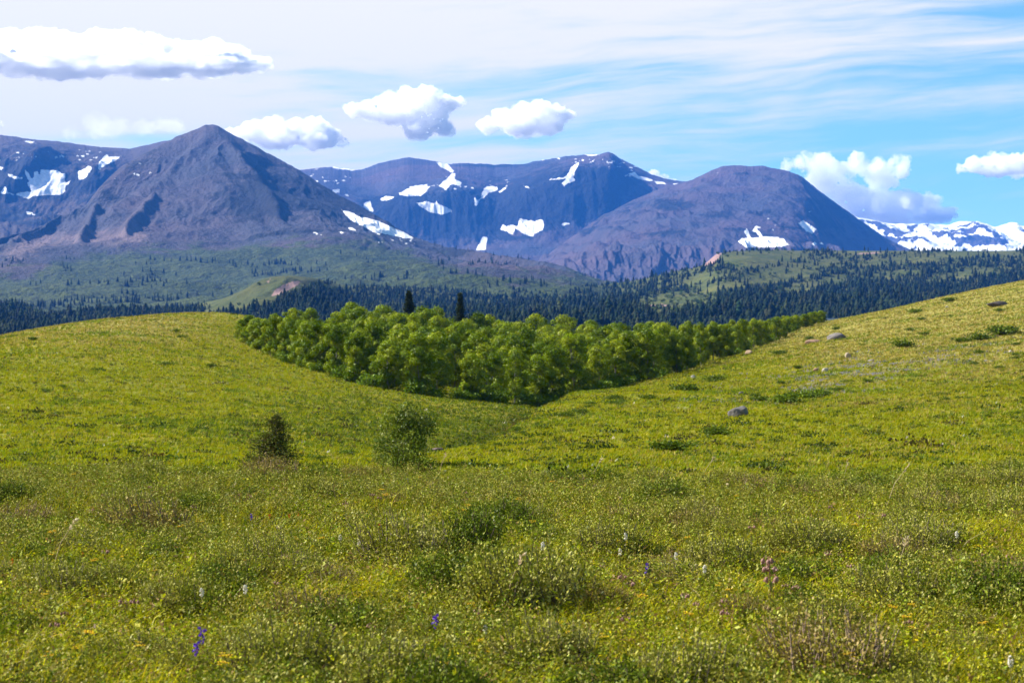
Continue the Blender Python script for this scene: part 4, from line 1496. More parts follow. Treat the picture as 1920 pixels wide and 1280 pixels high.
def build_hill_things():
    grey = ((0.20, 0.18, 0.16), (0.11, 0.10, 0.10))
    red = ((0.30, 0.18, 0.11), (0.20, 0.13, 0.09))
    pale = ((0.55, 0.50, 0.42), (0.40, 0.35, 0.30))
    for i, (px, py, w, h, cols, rz, lab) in enumerate([
        (1384, 781, 38, 25, grey, -0.35, 'large grey boulder alone on the open grass of the right hill'),
        (1568, 635, 36, 13, grey, -0.2, 'long flat grey boulder near the right hill skyline above the grove'),
        (1524, 643, 30, 8, red, -0.1, 'low reddish brown rock slab beside the end of the grove'),
        (1874, 574, 48, 11, ((0.09, 0.07, 0.06), (0.05, 0.045, 0.04)), 0.05, 'dark flat rock outcrop high on the right hill'),
        (1300, 708, 9, 6, pale, 0, 'small white stone on the slope beside the grove edge'),
        (1404, 664, 15, 9, ((0.45, 0.33, 0.2), (0.3, 0.2, 0.12)), 0, 'small tan rock where the grove meets the right hill'),
        (1548, 697, 13, 10, pale, -0.5, 'small pale stone leaning on the slope by the lupine patch'),
        (1530, 697, 11, 8, red, 0, 'small reddish stone beside the pale leaning stone'),
        (1590, 672, 12, 13, ((0.5, 0.38, 0.26), (0.3, 0.25, 0.2)), -0.4, 'upright tan stone above the lupine patch'),
        (1634, 679, 14, 6, grey, 0, 'small grey stone at the upper edge of the lupine patch'),
        (1390, 739, 10, 6, grey, 0, 'small grey stone above the large boulder'),
        (1895, 661, 9, 6, pale, 0, 'tiny pale stone near the shrubs at the right edge'),
        (1776, 577, 6, 4, pale, 0, 'tiny pale stone under the right hill skyline'),
        (820, 848, 26, 10, ((0.16, 0.11, 0.08), (0.10, 0.07, 0.06)), 0.1, 'low brown rock beside the young aspen'),
        (290, 829, 9, 4, red, 0, 'small pinkish rock in the grass of the left hill'),
    ]):
        x, y, z = hit(px, py)
        s = y * K
        me = rock_mesh(900 + i, (w * s * 0.55, w * s * 0.42, h * s * 0.62), cols)
        o = link('boulder', me, loc=(x, y, z + h * s * 0.22))
        o.rotation_euler = (0.1, rz, random.uniform(-0.4, 0.4))
        tag(o, lab, 'rock')
    dense = [low_bush(720 + i, 0.9, 0.55, 620, 0.15, [(0.075, 0.115, 0.006), (0.10, 0.14, 0.008), (0.055, 0.085, 0.006)]) for i in range(4)]
    bright = [low_bush(740 + i, 0.9, 0.5, 620, 0.15, [(0.10, 0.15, 0.008), (0.12, 0.17, 0.010), (0.07, 0.11, 0.008)]) for i in range(3)]
    notable = [
        (1428, 752, 28, dense, 'round dark shrub at the left end of the low thicket on the right hill'),
        (1472, 756, 50, bright, 'widest light green shrub in the middle of the low thicket on the right hill'),
        (1505, 748, 44, bright, 'light green shrub joining the right side of the widest thicket shrub'),
        (1540, 742, 34, bright, 'pale green low shrub at the right end of the low thicket'),
        (1572, 733, 22, dense, 'small dark shrub to the right of the low thicket'),
        (1780, 566, 20, dense, 'small dark shrub standing under the right hill skyline'),
        (1806, 641, 26, dense, 'dark shrub at the left of the pair on the upper right hill'),
        (1840, 637, 34, dense, 'wider dark shrub at the right of the pair on the upper right hill'),
        (1890, 628, 50, dense, 'broad dark shrub near the right edge of the hill'),
        (1695, 652, 34, dense, 'dark spreading shrub below the skyline, left of the dark pair'),
        (1462, 664, 22, dense, 'dark shrub on the slope just above the grove end'),
        (1718, 586, 22, bright, 'light green shrub high on the right hill'),
        (1282, 734, 42, dense, 'low dark shrub on the slope below the small white stone'),
        (1340, 716, 30, dense, 'low shrub on the slope right of the small white stone'),
        (1216, 748, 24, dense, 'dark shrub touching the grove foot on the slope'),
        (596, 862, 26, dense, 'small dark shrub just right of the young conifer'),
        (712, 860, 30, dense, 'small shrub just left of the young aspen'),
        (650, 852, 30, bright, 'pale low shrub between the two small trees'),
        (1256, 846, 60, dense, 'dark low shrub at the bottom of the right hill'),
        (1340, 816, 44, dense, 'dark shrub on the slope below the large boulder'),
    ]
    for i, (px, py, w, kinds, lab) in enumerate(notable):
        x, y, z = hit(px, py)
        s = w * y * K * 1.05
        sz = (s, s * 0.9, s * 0.7)
        tag(plant('shrub', kinds[i % len(kinds)], (x, y, z - 0.03), random.uniform(0, 6), sz), lab, 'shrub', 'shrubs on the hills')
    for i in range(30):
        t = random.uniform(0, 1)
        px = 890 + 300 * t + random.gauss(0, 10)
        py = np.interp(px, [860, 930, 1010, 1075, 1200], [858, 830, 797, 772, 742]) + random.gauss(4, 6)
        x, y, z = hit(px, py)
        s = random.uniform(10, 22) * y * K * 0.9
        tag(plant('shrub', (dense, bright)[i % 2][i % 3], (x, y, z - 0.03), random.uniform(0, 6), (s * 1.1, s, s * 0.95)), 'low green shrub lining the gully below the grove', 'shrub', 'shrubs lining the gully')
    for i in range(120):
        if i < 84:
            px, py = random.uniform(1120, 1930), random.uniform(560, 840)
            if py < np.interp(px, [1120, 1550, 1920], [770, 618, 545]):
                continue
        else:
            px, py = random.uniform(20, 980), random.uniform(610, 840)
            if px > 430 and py < np.interp(px, [430, 600, 750, 980], [668, 715, 755, 775]):
                continue
        x, y, z = hit(px, py)
        s = random.uniform(6, 15) * y * K * 1.0
        o = plant('shrub', dense[i % 4], (x, y, z - 0.03), random.uniform(0, 6), (s * 1.1, s, s * 0.95))
        if px > 1000:
            tag(o, 'small dark shrub dotted on the grass of the right hill', 'shrub', 'small shrubs on the right hill')
        else:
            tag(o, 'small dark shrub dotted on the grass of the left hill', 'shrub', 'small shrubs on the left hill')
    # two houses far away in the valley
    for px, py, y, w, d, h, rr, cols, lab in [
        (1556, 597, 1250, 11.0, 8.0, 3.0, 0.15, ((0.5, 0.45, 0.42), (0.55, 0.45, 0.42)), 'small pale house with a low gabled roof behind the end of the grove'),
        (1474, 599, 1300, 20.0, 8.0, 3.0, -0.05, ((0.45, 0.45, 0.47), (0.50, 0.47, 0.46)), 'long low pale building beyond the aspen tops')]:
        x = float(wpx(px, y))
        zr = (HORIZON - py) * K * y + EYE
        e = empty('house', (x, y, zr - h - 2.6), rr)
        tag(e, lab, 'house')
        hw, hd = w / 2, d / 2
        wv = np.array([(-hw, -hd, -4), (hw, -hd, -4), (hw, hd, -4), (-hw, hd, -4), (-hw, -hd, h), (hw, -hd, h), (hw, hd, h), (-hw, hd, h), (-hw, 0, h + 2.4), (hw, 0, h + 2.4)], float)
        q = np.array([[0, 1, 5, 4], [1, 2, 6, 5], [2, 3, 7, 6], [3, 0, 4, 7]])
        tri = np.array([[4, 7, 8], [5, 9, 6]])
        link('wall', make_mesh('wall', wv, [tri, q], colors={'col': np.tile(cols[0], (10, 1))}), M_WALL, e)
        ov = 0.5
        rv = []
        for sgn in (-1, 1):
            for zz in (0.0, 0.25):
                rv += [(-hw - ov, sgn * (hd + ov), h - 0.25 + zz), (hw + ov, sgn * (hd + ov), h - 0.25 + zz), (hw + ov, 0, h + 2.45 + zz), (-hw - ov, 0, h + 2.45 + zz)]
        fq = []
        for b in (0, 8):
            fq += [[b, b + 1, b + 2, b + 3], [b + 4, b + 5, b + 6, b + 7], [b, b + 1, b + 5, b + 4], [b + 1, b + 2, b + 6, b + 5], [b, b + 3, b + 7, b + 4]]
        link('roof', make_mesh('roof', rv, np.array(fq), colors={'col': np.tile(cols[1], (16, 1))}), M_WALL, e)
        for k in range(3):
            xx = -hw + w * (k + 0.5) / 3
            fv = np.array([(xx - 0.5, -hd - 0.03, 1.0), (xx + 0.5, -hd - 0.03, 1.0), (xx + 0.5, -hd - 0.03, 2.2), (xx - 0.5, -hd - 0.03, 2.2)])
            bv = fv + [0, 0.02, 0]
            link('window', make_mesh('window', np.concatenate([fv, bv]), np.array([[0, 1, 2, 3], [7, 6, 5, 4], [0, 4, 5, 1], [2, 6, 7, 3]]), colors={'col': np.tile((0.04, 0.05, 0.06), (8, 1))}), M_WALL, e)


build_hill_things()
# ------------------------------------------------------------------ the meadow in front
def build_meadow():
    # grass blades
    n = 780000
    x, y = in_view_samples(n, 5.2, 27.0, 1.25, 1.12, 3.0)
    z = gz(x, y)
    patch = fbm(x / 1.5, y / 1.9, 600, 4)
    tone = fbm(x / 0.7, y / 0.9, 601, 3)
    keep = rng.uniform(size=n) < 0.62 + 0.7 * patch + 0.25
    x, y, z, patch, tone = x[keep], y[keep], z[keep], patch[keep], tone[keep]
    n = len(x)
    fresh = [(0.43, 0.39, 0.003), (0.35, 0.35, 0.003), (0.49, 0.41, 0.005), (0.26, 0.295, 0.004)]
    olive = [(0.22, 0.225, 0.004), (0.27, 0.25, 0.006), (0.15, 0.175, 0.004), (0.30, 0.26, 0.012)]
    straw = [(0.38, 0.30, 0.11), (0.28, 0.19, 0.07), (0.32, 0.22, 0.10), (0.42, 0.35, 0.16)]
    col = pick(fresh, n, 0.2)
    m = rng.uniform(size=n) < np.clip(0.42 - 0.9 * patch + 0.5 * smooth(11, 18, y), 0.1, 0.95)
    col[m] = pick(olive, n, 0.2)[m]
    m = rng.uniform(size=n) < np.clip(0.07 + 0.22 * tone, 0.02, 0.3)
    col[m] = pick(straw, n, 0.2)[m]
    col *= (1 - 0.08 * smooth(13, 18, y))[:, None]
    th = rng.uniform(0, 6.28, n)
    h = rng.uniform(0.045, 0.125, n) * (1 + 0.6 * tone) * np.where(rng.uniform(size=n) < 0.06, 1.7, 1.0) * smooth(30, 15, y) ** 0.35
    lean = h * rng.uniform(0.1, 0.9, n)
    p = np.stack([x, y, z - 0.01], 1)
    d = np.stack([np.cos(th) * lean + 0.10 * h, np.sin(th) * lean, h], 1)
    bend = np.stack([np.cos(th) * lean * 0.7 + 0.12 * h, np.sin(th) * lean * 0.7, -h * rng.uniform(0.0, 0.35, n)], 1)
    ph = th + 1.57 + rng.uniform(-0.8, 0.8, n)
    wd = rng.uniform(0.0011, 0.0028, n) * (1 + y / 26)
    w = np.stack([np.cos(ph), np.sin(ph), 0.2 * np.sin(ph * 3)], 1) * wd[:, None]
    g = Geo()
    g.blades(p, d, bend, w, col)
    tag(link('meadow_grass', g.mesh('meadow_grass'), M_GRASS), 'long mixed green and straw grass of the near meadow', 'grass', kind='stuff')
    # small leafy herbs between the grass
    n = 125000
    x, y = in_view_samples(n, 5.2, 25.0, 1.2, 1.12, 3.0)
    pt = fbm(x / 0.9, y / 1.1, 610, 3)
    keep = rng.uniform(size=n) < 0.6 + 1.1 * pt
    x, y = x[keep], y[keep]
    n = len(x)
    z = gz(x, y)
    base = pick([(0.29, 0.32, 0.004), (0.19, 0.235, 0.005), (0.39, 0.37, 0.005), (0.25, 0.23, 0.03), (0.15, 0.15, 0.02), (0.09, 0.115, 0.006), (0.24, 0.245, 0.006), (0.20, 0.125, 0.04)], n, 0.2)
    hh = rng.uniform(0.05, 0.17, n)
    rough = rng.uniform(size=n) < np.clip(0.25 + 0.6 * smooth(11, 18, y) + 0.5 * fbm(x / 1.6, y / 2.0, 615, 3), 0.05, 0.95)
    base[rough] = pick([(0.22, 0.235, 0.010), (0.17, 0.205, 0.006), (0.27, 0.27, 0.02), (0.11, 0.145, 0.005), (0.18, 0.13, 0.025), (0.31, 0.29, 0.05)], n, 0.2)[rough]
    hh[rough] *= 1.25
    base *= (1 - 0.08 * smooth(13, 18, y))[:, None]
    g = Geo()
    for k in range(11):
        th = rng.uniform(0, 6.28, n)
        f = rng.uniform(0.3, 1.05, n)
        p = np.stack([x + np.cos(th) * 0.028 * f, y + np.sin(th) * 0.028 * f, z + hh * f], 1)
        L = rng.uniform(0.008, 0.023, n) * np.where(rng.uniform(size=n) < 0.08, 1.8, 1.0)
        d = unit(np.stack([np.cos(th), np.sin(th), rng.uniform(-0.2, 1.1, n)], 1)) * L[:, None]
        w = unit(np.cross(d, rand_dirs(n))) * (L * rng.uniform(0.16, 0.3, n))[:, None]
        g.leaves(p, d, w, np.clip(base * rng.uniform(0.75, 1.3, (n, 1)), 0.002, 1))
    tag(link('meadow_herbs', g.mesh('meadow_herbs'), M_LEAF), 'small leafy herbs mixed into the near meadow grass', 'herbs', kind='stuff')

    # sprigs of low sage that knit the meadow into one mat
    n = 54000
    x, y = in_view_samples(n, 5.2, 23.0, 1.0, 1.12, 3.0)
    cl = fbm(x / 0.75, y / 0.9, 640, 3) + 0.5 * fbm(x / 2.6, y / 3.0, 641, 3)
    keep = rng.uniform(size=n) < np.clip(0.16 + 2.6 * cl + 0.32 * smooth(14, 18, y), 0.02, 1)
    x, y, cl = x[keep], y[keep], cl[keep]
    n = len(x)
    z = gz(x, y)
    base = pick([(0.27, 0.255, 0.04), (0.195, 0.20, 0.012), (0.29, 0.275, 0.065), (0.13, 0.165, 0.006), (0.20, 0.18, 0.02), (0.13, 0.17, 0.006)], n, 0.2)
    hh = rng.uniform(0.07, 0.15, n) * (1 + 1.7 * np.clip(cl, -0.3, 0.5))
    lx, ly = rng.normal(size=n) * 0.04 + 0.02, rng.normal(size=n) * 0.04
    g = Geo()
    for k in range(24):
        f = rng.uniform(0.25, 1.0, n) ** 0.7
        p = np.stack([x + lx * f, y + ly * f, z + hh * f], 1) + rng.normal(size=(n, 3)) * 0.016
        L = rng.uniform(0.009, 0.022, n)
        d = unit(rand_dirs(n) + [0.1, 0, 0.6]) * L[:, None]
        w = unit(np.cross(d, rand_dirs(n))) * (L * 0.27)[:, None]
        g.leaves(p, d, w, np.clip(base * rng.uniform(0.75, 1.3, (n, 1)), 0.002, 1))
    tag(link('sage_mat', g.mesh('sage_mat'), M_SAGE), 'continuous mat of low olive sage sprigs across the near meadow', 'ground cover', kind='stuff')


build_meadow()


def sage_shrub(seed, w, h, stems, per, pal, woody, leaf=0.017):
    """a low woody shrub: bent stems with many small narrow leaves"""
    r = random.Random(seed)
    g, c = Geo(), Geo()
    pal = np.asarray(pal)
    for i in range(stems):
        a = r.uniform(0, 6.28)
        d = math.sqrt(r.uniform(0.0, 1.0)) * w
        tip = np.array([math.cos(a) * d + 0.05, math.sin(a) * d, h * (1.0 - 0.35 * (d / w) ** 2) * r.uniform(0.55, 1.25)])
        root = np.array([math.cos(a) * d * 0.6 + r.gauss(0, 0.03), math.sin(a) * d * 0.6 + r.gauss(0, 0.03), -0.02])
        mid = root * 0.4 + tip * 0.6 + np.array([r.gauss(0, 0.02), r.gauss(0, 0.02), -0.08 * h])
        g.tube([root, mid, tip], [0.006, 0.004, 0.0015], np.asarray(woody) * r.uniform(0.7, 1.3), 3)
        m = per
        t = rng.uniform(0.18, 1.0, m) ** 0.6
        q = np.where(t[:, None] < 0.6, root + (mid - root) * (t[:, None] / 0.6), mid + (tip - mid) * ((t[:, None] - 0.6) / 0.4))
        q = q + rng.normal(size=(m, 3)) * 0.022
        dv = unit(unit(tip - root)[None] * 0.5 + rand_dirs(m)) * (leaf * rng.uniform(0.6, 1.35, m))[:, None]
        wv = unit(np.cross(dv, rand_dirs(m))) * (leaf * 0.27 * rng.uniform(0.7, 1.3, m))[:, None]
        base = pal[r.randrange(len(pal))]
        c.leaves(q, dv, wv, np.clip(base * rng.uniform(0.75, 1.3, (m, 1)), 0.002, 1))
    st, fo = g.mesh('stems'), c.mesh('foliage')
    st.materials.append(M_BARK)
    fo.materials.append(M_SAGE)
    return [('stems', st), ('foliage', fo)]


def build_meadow_shrubs():
    sage = [(0.285, 0.27, 0.035), (0.225, 0.225, 0.014), (0.31, 0.295, 0.07), (0.16, 0.185, 0.006)]
    green = [(0.10, 0.14, 0.006), (0.135, 0.17, 0.008), (0.075, 0.11, 0.005)]
    brown = [(0.22, 0.17, 0.03), (0.18, 0.145, 0.018), (0.20, 0.19, 0.018), (0.28, 0.20, 0.06)]
    kinds = {
        'sage': [sage_shrub(800 + i, 0.30, 0.23, 120, 62, sage, (0.14, 0.11, 0.08)) for i in range(5)],
        'green': [sage_shrub(820 + i, 0.27, 0.21, 110, 60, green, (0.11, 0.08, 0.05), 0.019) for i in range(4)],
        'brown': [sage_shrub(840 + i, 0.28, 0.20, 110, 46, brown, (0.20, 0.14, 0.10), 0.015) for i in range(4)],
    }
    # places read off the photograph: column, row of the shrub's middle, width in pixels, kind
    notable = [
        (1010, 1105, 250, 'sage', 'wide dark centred sage shrub in the middle of the near meadow'),
        (860, 1075, 170, 'green', 'leafy green shrub left of the wide central sage shrub'),
        (1125, 1100, 130, 'brown', 'brown twiggy shrub right of the wide central sage shrub'),
        (760, 1030, 210, 'sage', 'sage shrub above and left of the leafy green central shrub'),
        (1520, 1010, 150, 'sage', 'dark sage shrub above the tall pink flower spike'),
        (580, 1140, 190, 'brown', 'broad brown twiggy shrub near the pair of purple flowers'),
        (290, 985, 190, 'brown', 'brown tangled shrub in the left of the near meadow'),
        (430, 1075, 140, 'green', 'dark green shrub above the pair of purple flowers'),
        (520, 1230, 240, 'sage', 'silver sage shrub at the lower left edge of the meadow'),
        (1560, 1235, 320, 'brown', 'large blurred brown shrub at the bottom of the meadow on the right'),
        (1240, 925, 120, 'green', 'dark green shrub on the meadow rise right of centre'),
        (950, 925, 110, 'green', 'dark green shrub on the meadow rise at centre'),
        (1150, 868, 90, 'green', 'sage green shrub standing up on the meadow edge at centre'),
        (515, 885, 120, 'brown', 'brownish shrub on the meadow edge in front of the young conifer'),
        (760, 885, 130, 'green', 'green shrub on the meadow edge in front of the young aspen'),
        (1720, 1015, 150, 'sage', 'sage shrub at the right side of the near meadow'),
        (1860, 1100, 200, 'green', 'green shrub at the right edge of the near meadow'),
        (1020, 1215, 230, 'sage', 'silver green shrub low in the middle of the meadow'),
        (120, 1085, 160, 'sage', 'grey sage shrub near the left edge of the meadow'),
        (1330, 930, 100, 'brown', 'brown shrub near the meadow rise on the right'),
    ]

    def place(px, py, w, kind, lab, grp):
        ys = np.linspace(6.0, 24.0, 400)
        zc = gz(wpx(px, ys), ys) + 0.12
        i = int(np.argmin(np.abs(proj_py(ys, zc) - py)))
        y = float(ys[i])
        x = float(wpx(px, y))
        s = w * y * K / 0.62
        ms = kinds[kind][random.randrange(len(kinds[kind]))]
        o = plant('meadow_shrub', ms, (x, y, float(gz(x, y))), random.uniform(0, 6.28), (s * 1.1, s, min(1.8, s * 1.25)))
        tag(o, lab, 'shrub', grp)
        spots.append((x, y, s * 0.3))

    spots = []
    for px, py, w, kind, lab in notable:
        place(px, py, w, kind, lab, 'shrubs of the near meadow')
    made = 0
    tries = 0
    while made < 270 and tries < 6000:
        tries += 1
        if made < 62:
            ys_ = rng.uniform(17.0, 21.8, 1)
            xs = rng.uniform(-1, 1, 1) * (960 * K * 1.1 * ys_ + 0.4)
        else:
            xs, ys_ = in_view_samples(1, 6.0, 22.0, 1.05, 1.1, 0.8)
        x, y = float(xs[0]), float(ys_[0])
        r = random.uniform(0.12, 0.30)
        if any((x - a) ** 2 + (y - b) ** 2 < (0.55 * (r + c)) ** 2 for a, b, c in spots):
            continue
        f = float(fbm(np.array([x / 2.2]), np.array([y / 2.6]), 620, 3)[0])
        if made >= 62 and f + random.uniform(-0.45, 0.45) < -0.16:
            continue
        kind = random.choices(['sage', 'green', 'brown'], [0.47, 0.33, 0.20])[0]
        s = r / 0.3
        o = plant('meadow_shrub', kinds[kind][random.randrange(len(kinds[kind]))], (x, y, float(gz(x, y))), random.uniform(0, 6.28), (s, s, s * random.uniform(0.75, 1.3) * (0.85 if y > 17 else 1.0)))
        lab = {'sage': 'low silvery sage shrub growing in the near meadow', 'green': 'low dark green shrub growing in the near meadow', 'brown': 'low brown twiggy shrub growing in the near meadow'}[kind]
        tag(o, lab, 'shrub', {'sage': 'silvery shrubs of the near meadow', 'green': 'green shrubs of the near meadow', 'brown': 'brown shrubs of the near meadow'}[kind])
        spots.append((x, y, r))
        made += 1


build_meadow_shrubs()


# flowers --------------------------------------------------------------------------
def blob(c, center, size, col, seed=0):
    v, f = ICO2
    n = 1 + 0.25 * gnoise(v[:, 0] * 3 + seed, v[:, 1] * 3 + v[:, 2] * 3, seed)
    c.add(v * n[:, None] * np.asarray(size) + np.asarray(center), f, col)


def flower_meshes(kind, seed):
    """stem, leaves and blossom of one flower, 1 unit = its height"""
    r = random.Random(seed)
    s, b, l = Geo(), Geo(), Geo()
    top = np.array([r.uniform(-0.12, 0.16), r.uniform(-0.1, 0.1), 0.92])
    curve = [np.array([0, 0, -0.05]), top * 0.5 + [0.02, 0, 0.03], top]
    green = (0.14, 0.19, 0.03)
    if kind == 'larkspur':
        s.tube(curve, [0.012, 0.010, 0.006], green, 4)
        for i in range(7):
            t = 0.70 + 0.045 * i
            a = i * 2.3
            p = top * t / 0.92 * 0.95 + np.array([math.cos(a), math.sin(a), 0]) * 0.05
            q = rand_dirs(6) * [1, 1, 0.7]
            d = q * 0.075
            w = unit(np.cross(d, rand_dirs(6))) * 0.032
            b.leaves(np.tile(p, (6, 1)), d, w, pick([(0.10, 0.03, 0.42), (0.07, 0.025, 0.33), (0.15, 0.05, 0.5)], 6, 0.2))
    elif kind == 'bistort':
        s.tube(curve, [0.010, 0.008, 0.007], (0.2, 0.16, 0.06), 4)
        for i in range(46):
            a, zz = r.uniform(0, 6.28), r.uniform(-1, 1)
            rr = 0.055 * math.sqrt(max(0, 1 - zz * zz)) + 0.01
            blob(b, top + np.array([math.cos(a) * rr, math.sin(a) * rr, zz * 0.11]), (0.022, 0.022, 0.018), np.array([0.82, 0.78, 0.68]) * r.uniform(0.8, 1.1), i)
    elif kind == 'yellow':
        s.tube(curve, [0.012, 0.010, 0.006], green, 4)
        for i in range(5):
            a = i * 1.257 + r.uniform(-0.3, 0.3)
            p = top + np.array([math.cos(a) * 0.09, math.sin(a) * 0.09, r.uniform(-0.04, 0.06)])
            s.tube([top * 0.85, p], [0.006, 0.004], green, 3)
            k = 9
            th = np.linspace(0, 6.28, k, endpoint=False)
            d = np.stack([np.cos(th), np.sin(th), 0 * th + 0.25], 1) * 0.075
            w = np.stack([-np.sin(th), np.cos(th), 0 * th], 1) * 0.026
            b.leaves(np.tile(p, (k, 1)), d, w, pick([(0.75, 0.55, 0.01), (0.65, 0.42, 0.01)], k, 0.1))
            blob(b, p + [0, 0, 0.012], (0.025, 0.025, 0.018), (0.45, 0.25, 0.01), i)
    elif kind == 'pink':
        s.tube(curve, [0.011, 0.009, 0.007], (0.24, 0.10, 0.08), 4)
        for i in range(3):
            a = i * 2.1 + r.uniform(-0.4, 0.4)
            e = top + np.array([math.cos(a) * 0.12, math.sin(a) * 0.12, -0.03])
            s.tube([top, top + (e - top) * 0.6 + [0, 0, 0.06], e], [0.006, 0.005, 0.005], (0.28, 0.11, 0.1), 3)
            blob(b, e - [0, 0, 0.05], (0.045, 0.045, 0.065), (0.36, 0.20, 0.16), i)
            k = 7
            d = unit(rand_dirs(k) * 0.7 + [0, 0, -0.6]) * 0.10
            w = unit(np.cross(d, rand_dirs(k))) * 0.02
            b.leaves(np.tile(e - [0, 0, 0.03], (k, 1)), d, w, pick([(0.48, 0.29, 0.24), (0.40, 0.21, 0.19)], k, 0.1))
    elif kind == 'orange':
        s.tube(curve, [0.013, 0.011, 0.008], (0.18, 0.14, 0.05), 4)
        k = 26
        t = rng.uniform(0.68, 1.0, k)[:, None]
        d = unit(rand_dirs(k) * [0.8, 0.8, 0.3] + [0, 0, 0.7]) * 0.13
        w = unit(np.cross(d, rand_dirs(k))) * 0.026
        b.leaves(top * t, d, w, pick([(0.55, 0.15, 0.02), (0.48, 0.10, 0.02), (0.6, 0.22, 0.03)], k, 0.15))
    k = 9
    t = rng.uniform(0.08, 0.6, k)[:, None]
    d = unit(rand_dirs(k) + [0, 0, 0.8]) * 0.16
    w = unit(np.cross(d, rand_dirs(k))) * 0.022
    l.leaves(top * t, d, w, pick([(0.12, 0.17, 0.02), (0.16, 0.2, 0.03)], k, 0.15))
    parts = []
    for nm, geo, mt in (('stem', s, M_LEAF), ('foliage', l, M_LEAF), ('blossom', b, M_PETAL)):
        me = geo.mesh(nm)
        me.materials.append(mt)
        parts.append((nm, me))
    return parts


def build_flowers():
    lib = {k: [flower_meshes(k, 10 * i + j) for j in range(3)] for i, k in enumerate(['larkspur', 'bistort', 'yellow', 'pink', 'orange'])}

    def put(kind, name, px, py, h, lab, grp=None):
        """stands the flower so that its head is seen at the given row"""
        ys = np.linspace(6.0, 23.0, 500)
        p = proj_py(ys, gz(wpx(px, ys), ys) + h * 0.66)
        y = float(ys[int(np.argmin(np.abs(p - py)))])
        x = float(wpx(px, y))
        f = 0.78 if kind in ('yellow', 'pink', 'orange') else 0.55
        o = plant(name, lib[kind][random.randrange(3)], (x, y, float(gz(x, y))), random.uniform(0, 6.28), (h * f, h * f, h * 0.72))
        tag(o, lab, 'flower', grp)

    for px, py, h, lab in [
        (808, 1153, 0.30, 'solitary deep purple flower in the middle of the near meadow'),
        (381, 1178, 0.32, 'upper purple flower of the pair at lower left'),
        (360, 1204, 0.27, 'lower purple flower of the pair at lower left'),
        (1210, 1057, 0.26, 'small violet flower right of the wide central shrub'),
        (471, 964, 0.22, 'small blue flower near the orange flowers'),
        (475, 1007, 0.2, 'small blue flower among the left meadow grass'),
        (765, 898, 0.2, 'tiny blue flower on the meadow rise'),
    ]:
        put('larkspur', 'purple_flower', px, py, h, lab, 'purple meadow flowers')
    for px, py, h, lab in [
        (1017, 1024, 0.30, 'largest oval white flower head near the centre of the meadow'),
        (1173, 1006, 0.28, 'white flower head above the small violet flower'),
        (1163, 1034, 0.26, 'round white flower head left of the small violet flower'),
        (1268, 1042, 0.25, 'small white flower head right of the small violet flower'),
        (672, 1017, 0.25, 'white flower head left of the central sage shrub'),
        (639, 1008, 0.25, 'small white flower head at left of centre'),
        (378, 1112, 0.26, 'left white flower head of two above the purple pair'),
        (462, 1105, 0.26, 'right white flower head of two above the purple pair'),
        (908, 1180, 0.24, 'fluffy white flower head below the solitary purple flower'),
        (926, 973, 0.24, 'small white flower head high on the meadow rise'),
        (1793, 1003, 0.26, 'white flower head at the right of the meadow'),
        (1322, 1066, 0.26, 'white flower head left of the tall pink spike'),
        (1663, 990, 0.24, 'tiny white flower head near the pink flowers at right'),
        (1897, 1240, 0.26, 'cream flower head near the lower right corner'),
    ]:
        put('bistort', 'white_flower', px, py, h, lab, 'white meadow flowers')
    yel = [(545, 1172), (85, 978), (123, 981), (104, 997), (340, 986), (380, 977), (248, 948), (710, 918), (725, 928), (876, 948), (880, 958), (1022, 897), (1035, 905), (970, 935), (1050, 1193), (1140, 1193), (822, 1243), (1320, 875), (1336, 873), (1605, 985), (1675, 1137), (1718, 1135), (1690, 1153), (1820, 874), (1845, 875), (78, 1113), (440, 1228), (415, 1242), (560, 1010), (1380, 928), (1215, 1120), (1290, 1150)]
    for px, py in yel:
        put('yellow', 'yellow_flower', px + random.uniform(-4, 4), py, random.uniform(0.2, 0.28), 'yellow flower cluster in the near meadow', 'yellow meadow flowers')
    pink = [(1479, 962), (1484, 972), (1650, 962), (1660, 968), (1630, 960), (1617, 965), (1682, 957), (1588, 1057), (1590, 1070), (1612, 1063), (1567, 1037), (1640, 1047), (1790, 1045), (1816, 1044), (1842, 1047), (1868, 1048), (1890, 1040), (1895, 1050), (1852, 1058), (1880, 1073), (1870, 1072), (1286, 1112), (1312, 1130), (1350, 1143), (1470, 1095), (1490, 1098), (1445, 1138), (1575, 1010), (1447, 1060), (1449, 1078), (1447, 1046), (850, 912), (830, 915), (828, 925), (700, 925), (715, 930), (200, 947), (215, 950), (268, 945), (280, 940), (295, 938), (455, 925), (470, 928), (1100, 895), (1112, 897), (1180, 1090), (1205, 955)]
    for i, (px, py) in enumerate(pink):
        if i in (28, 29, 30):
            put('pink', 'pink_flower', px, py, 0.34, 'tall pink flower spike beside a dark gap right of centre', 'pink flowers of the tall spike')
        else:
            put('pink', 'pink_flower', px, py, random.uniform(0.16, 0.23), 'drooping dusty pink flower in the near meadow', 'pink meadow flowers')
    for i in range(60):
        put('pink', 'pink_flower', random.uniform(30, 1890), random.uniform(905, 1180), random.uniform(0.16, 0.22), 'drooping dusty pink flower in the near meadow', 'pink meadow flowers')
    for i in range(55):
        put('yellow', 'yellow_flower', random.uniform(20, 1900), random.uniform(880, 1230), random.uniform(0.16, 0.24), 'yellow flower cluster in the near meadow', 'yellow meadow flowers')
    for px, py in [(98, 1070), (108, 1067), (535, 1007), (530, 1012), (545, 965), (558, 963), (508, 965), (463, 1015), (155, 1035), (60, 1105), (730, 985), (712, 983), (20, 1050), (440, 1008), (985, 1100)]:
        put('orange', 'orange_flower', px, py, random.uniform(0.13, 0.18), 'ragged orange flower in the near meadow', 'orange meadow flowers')
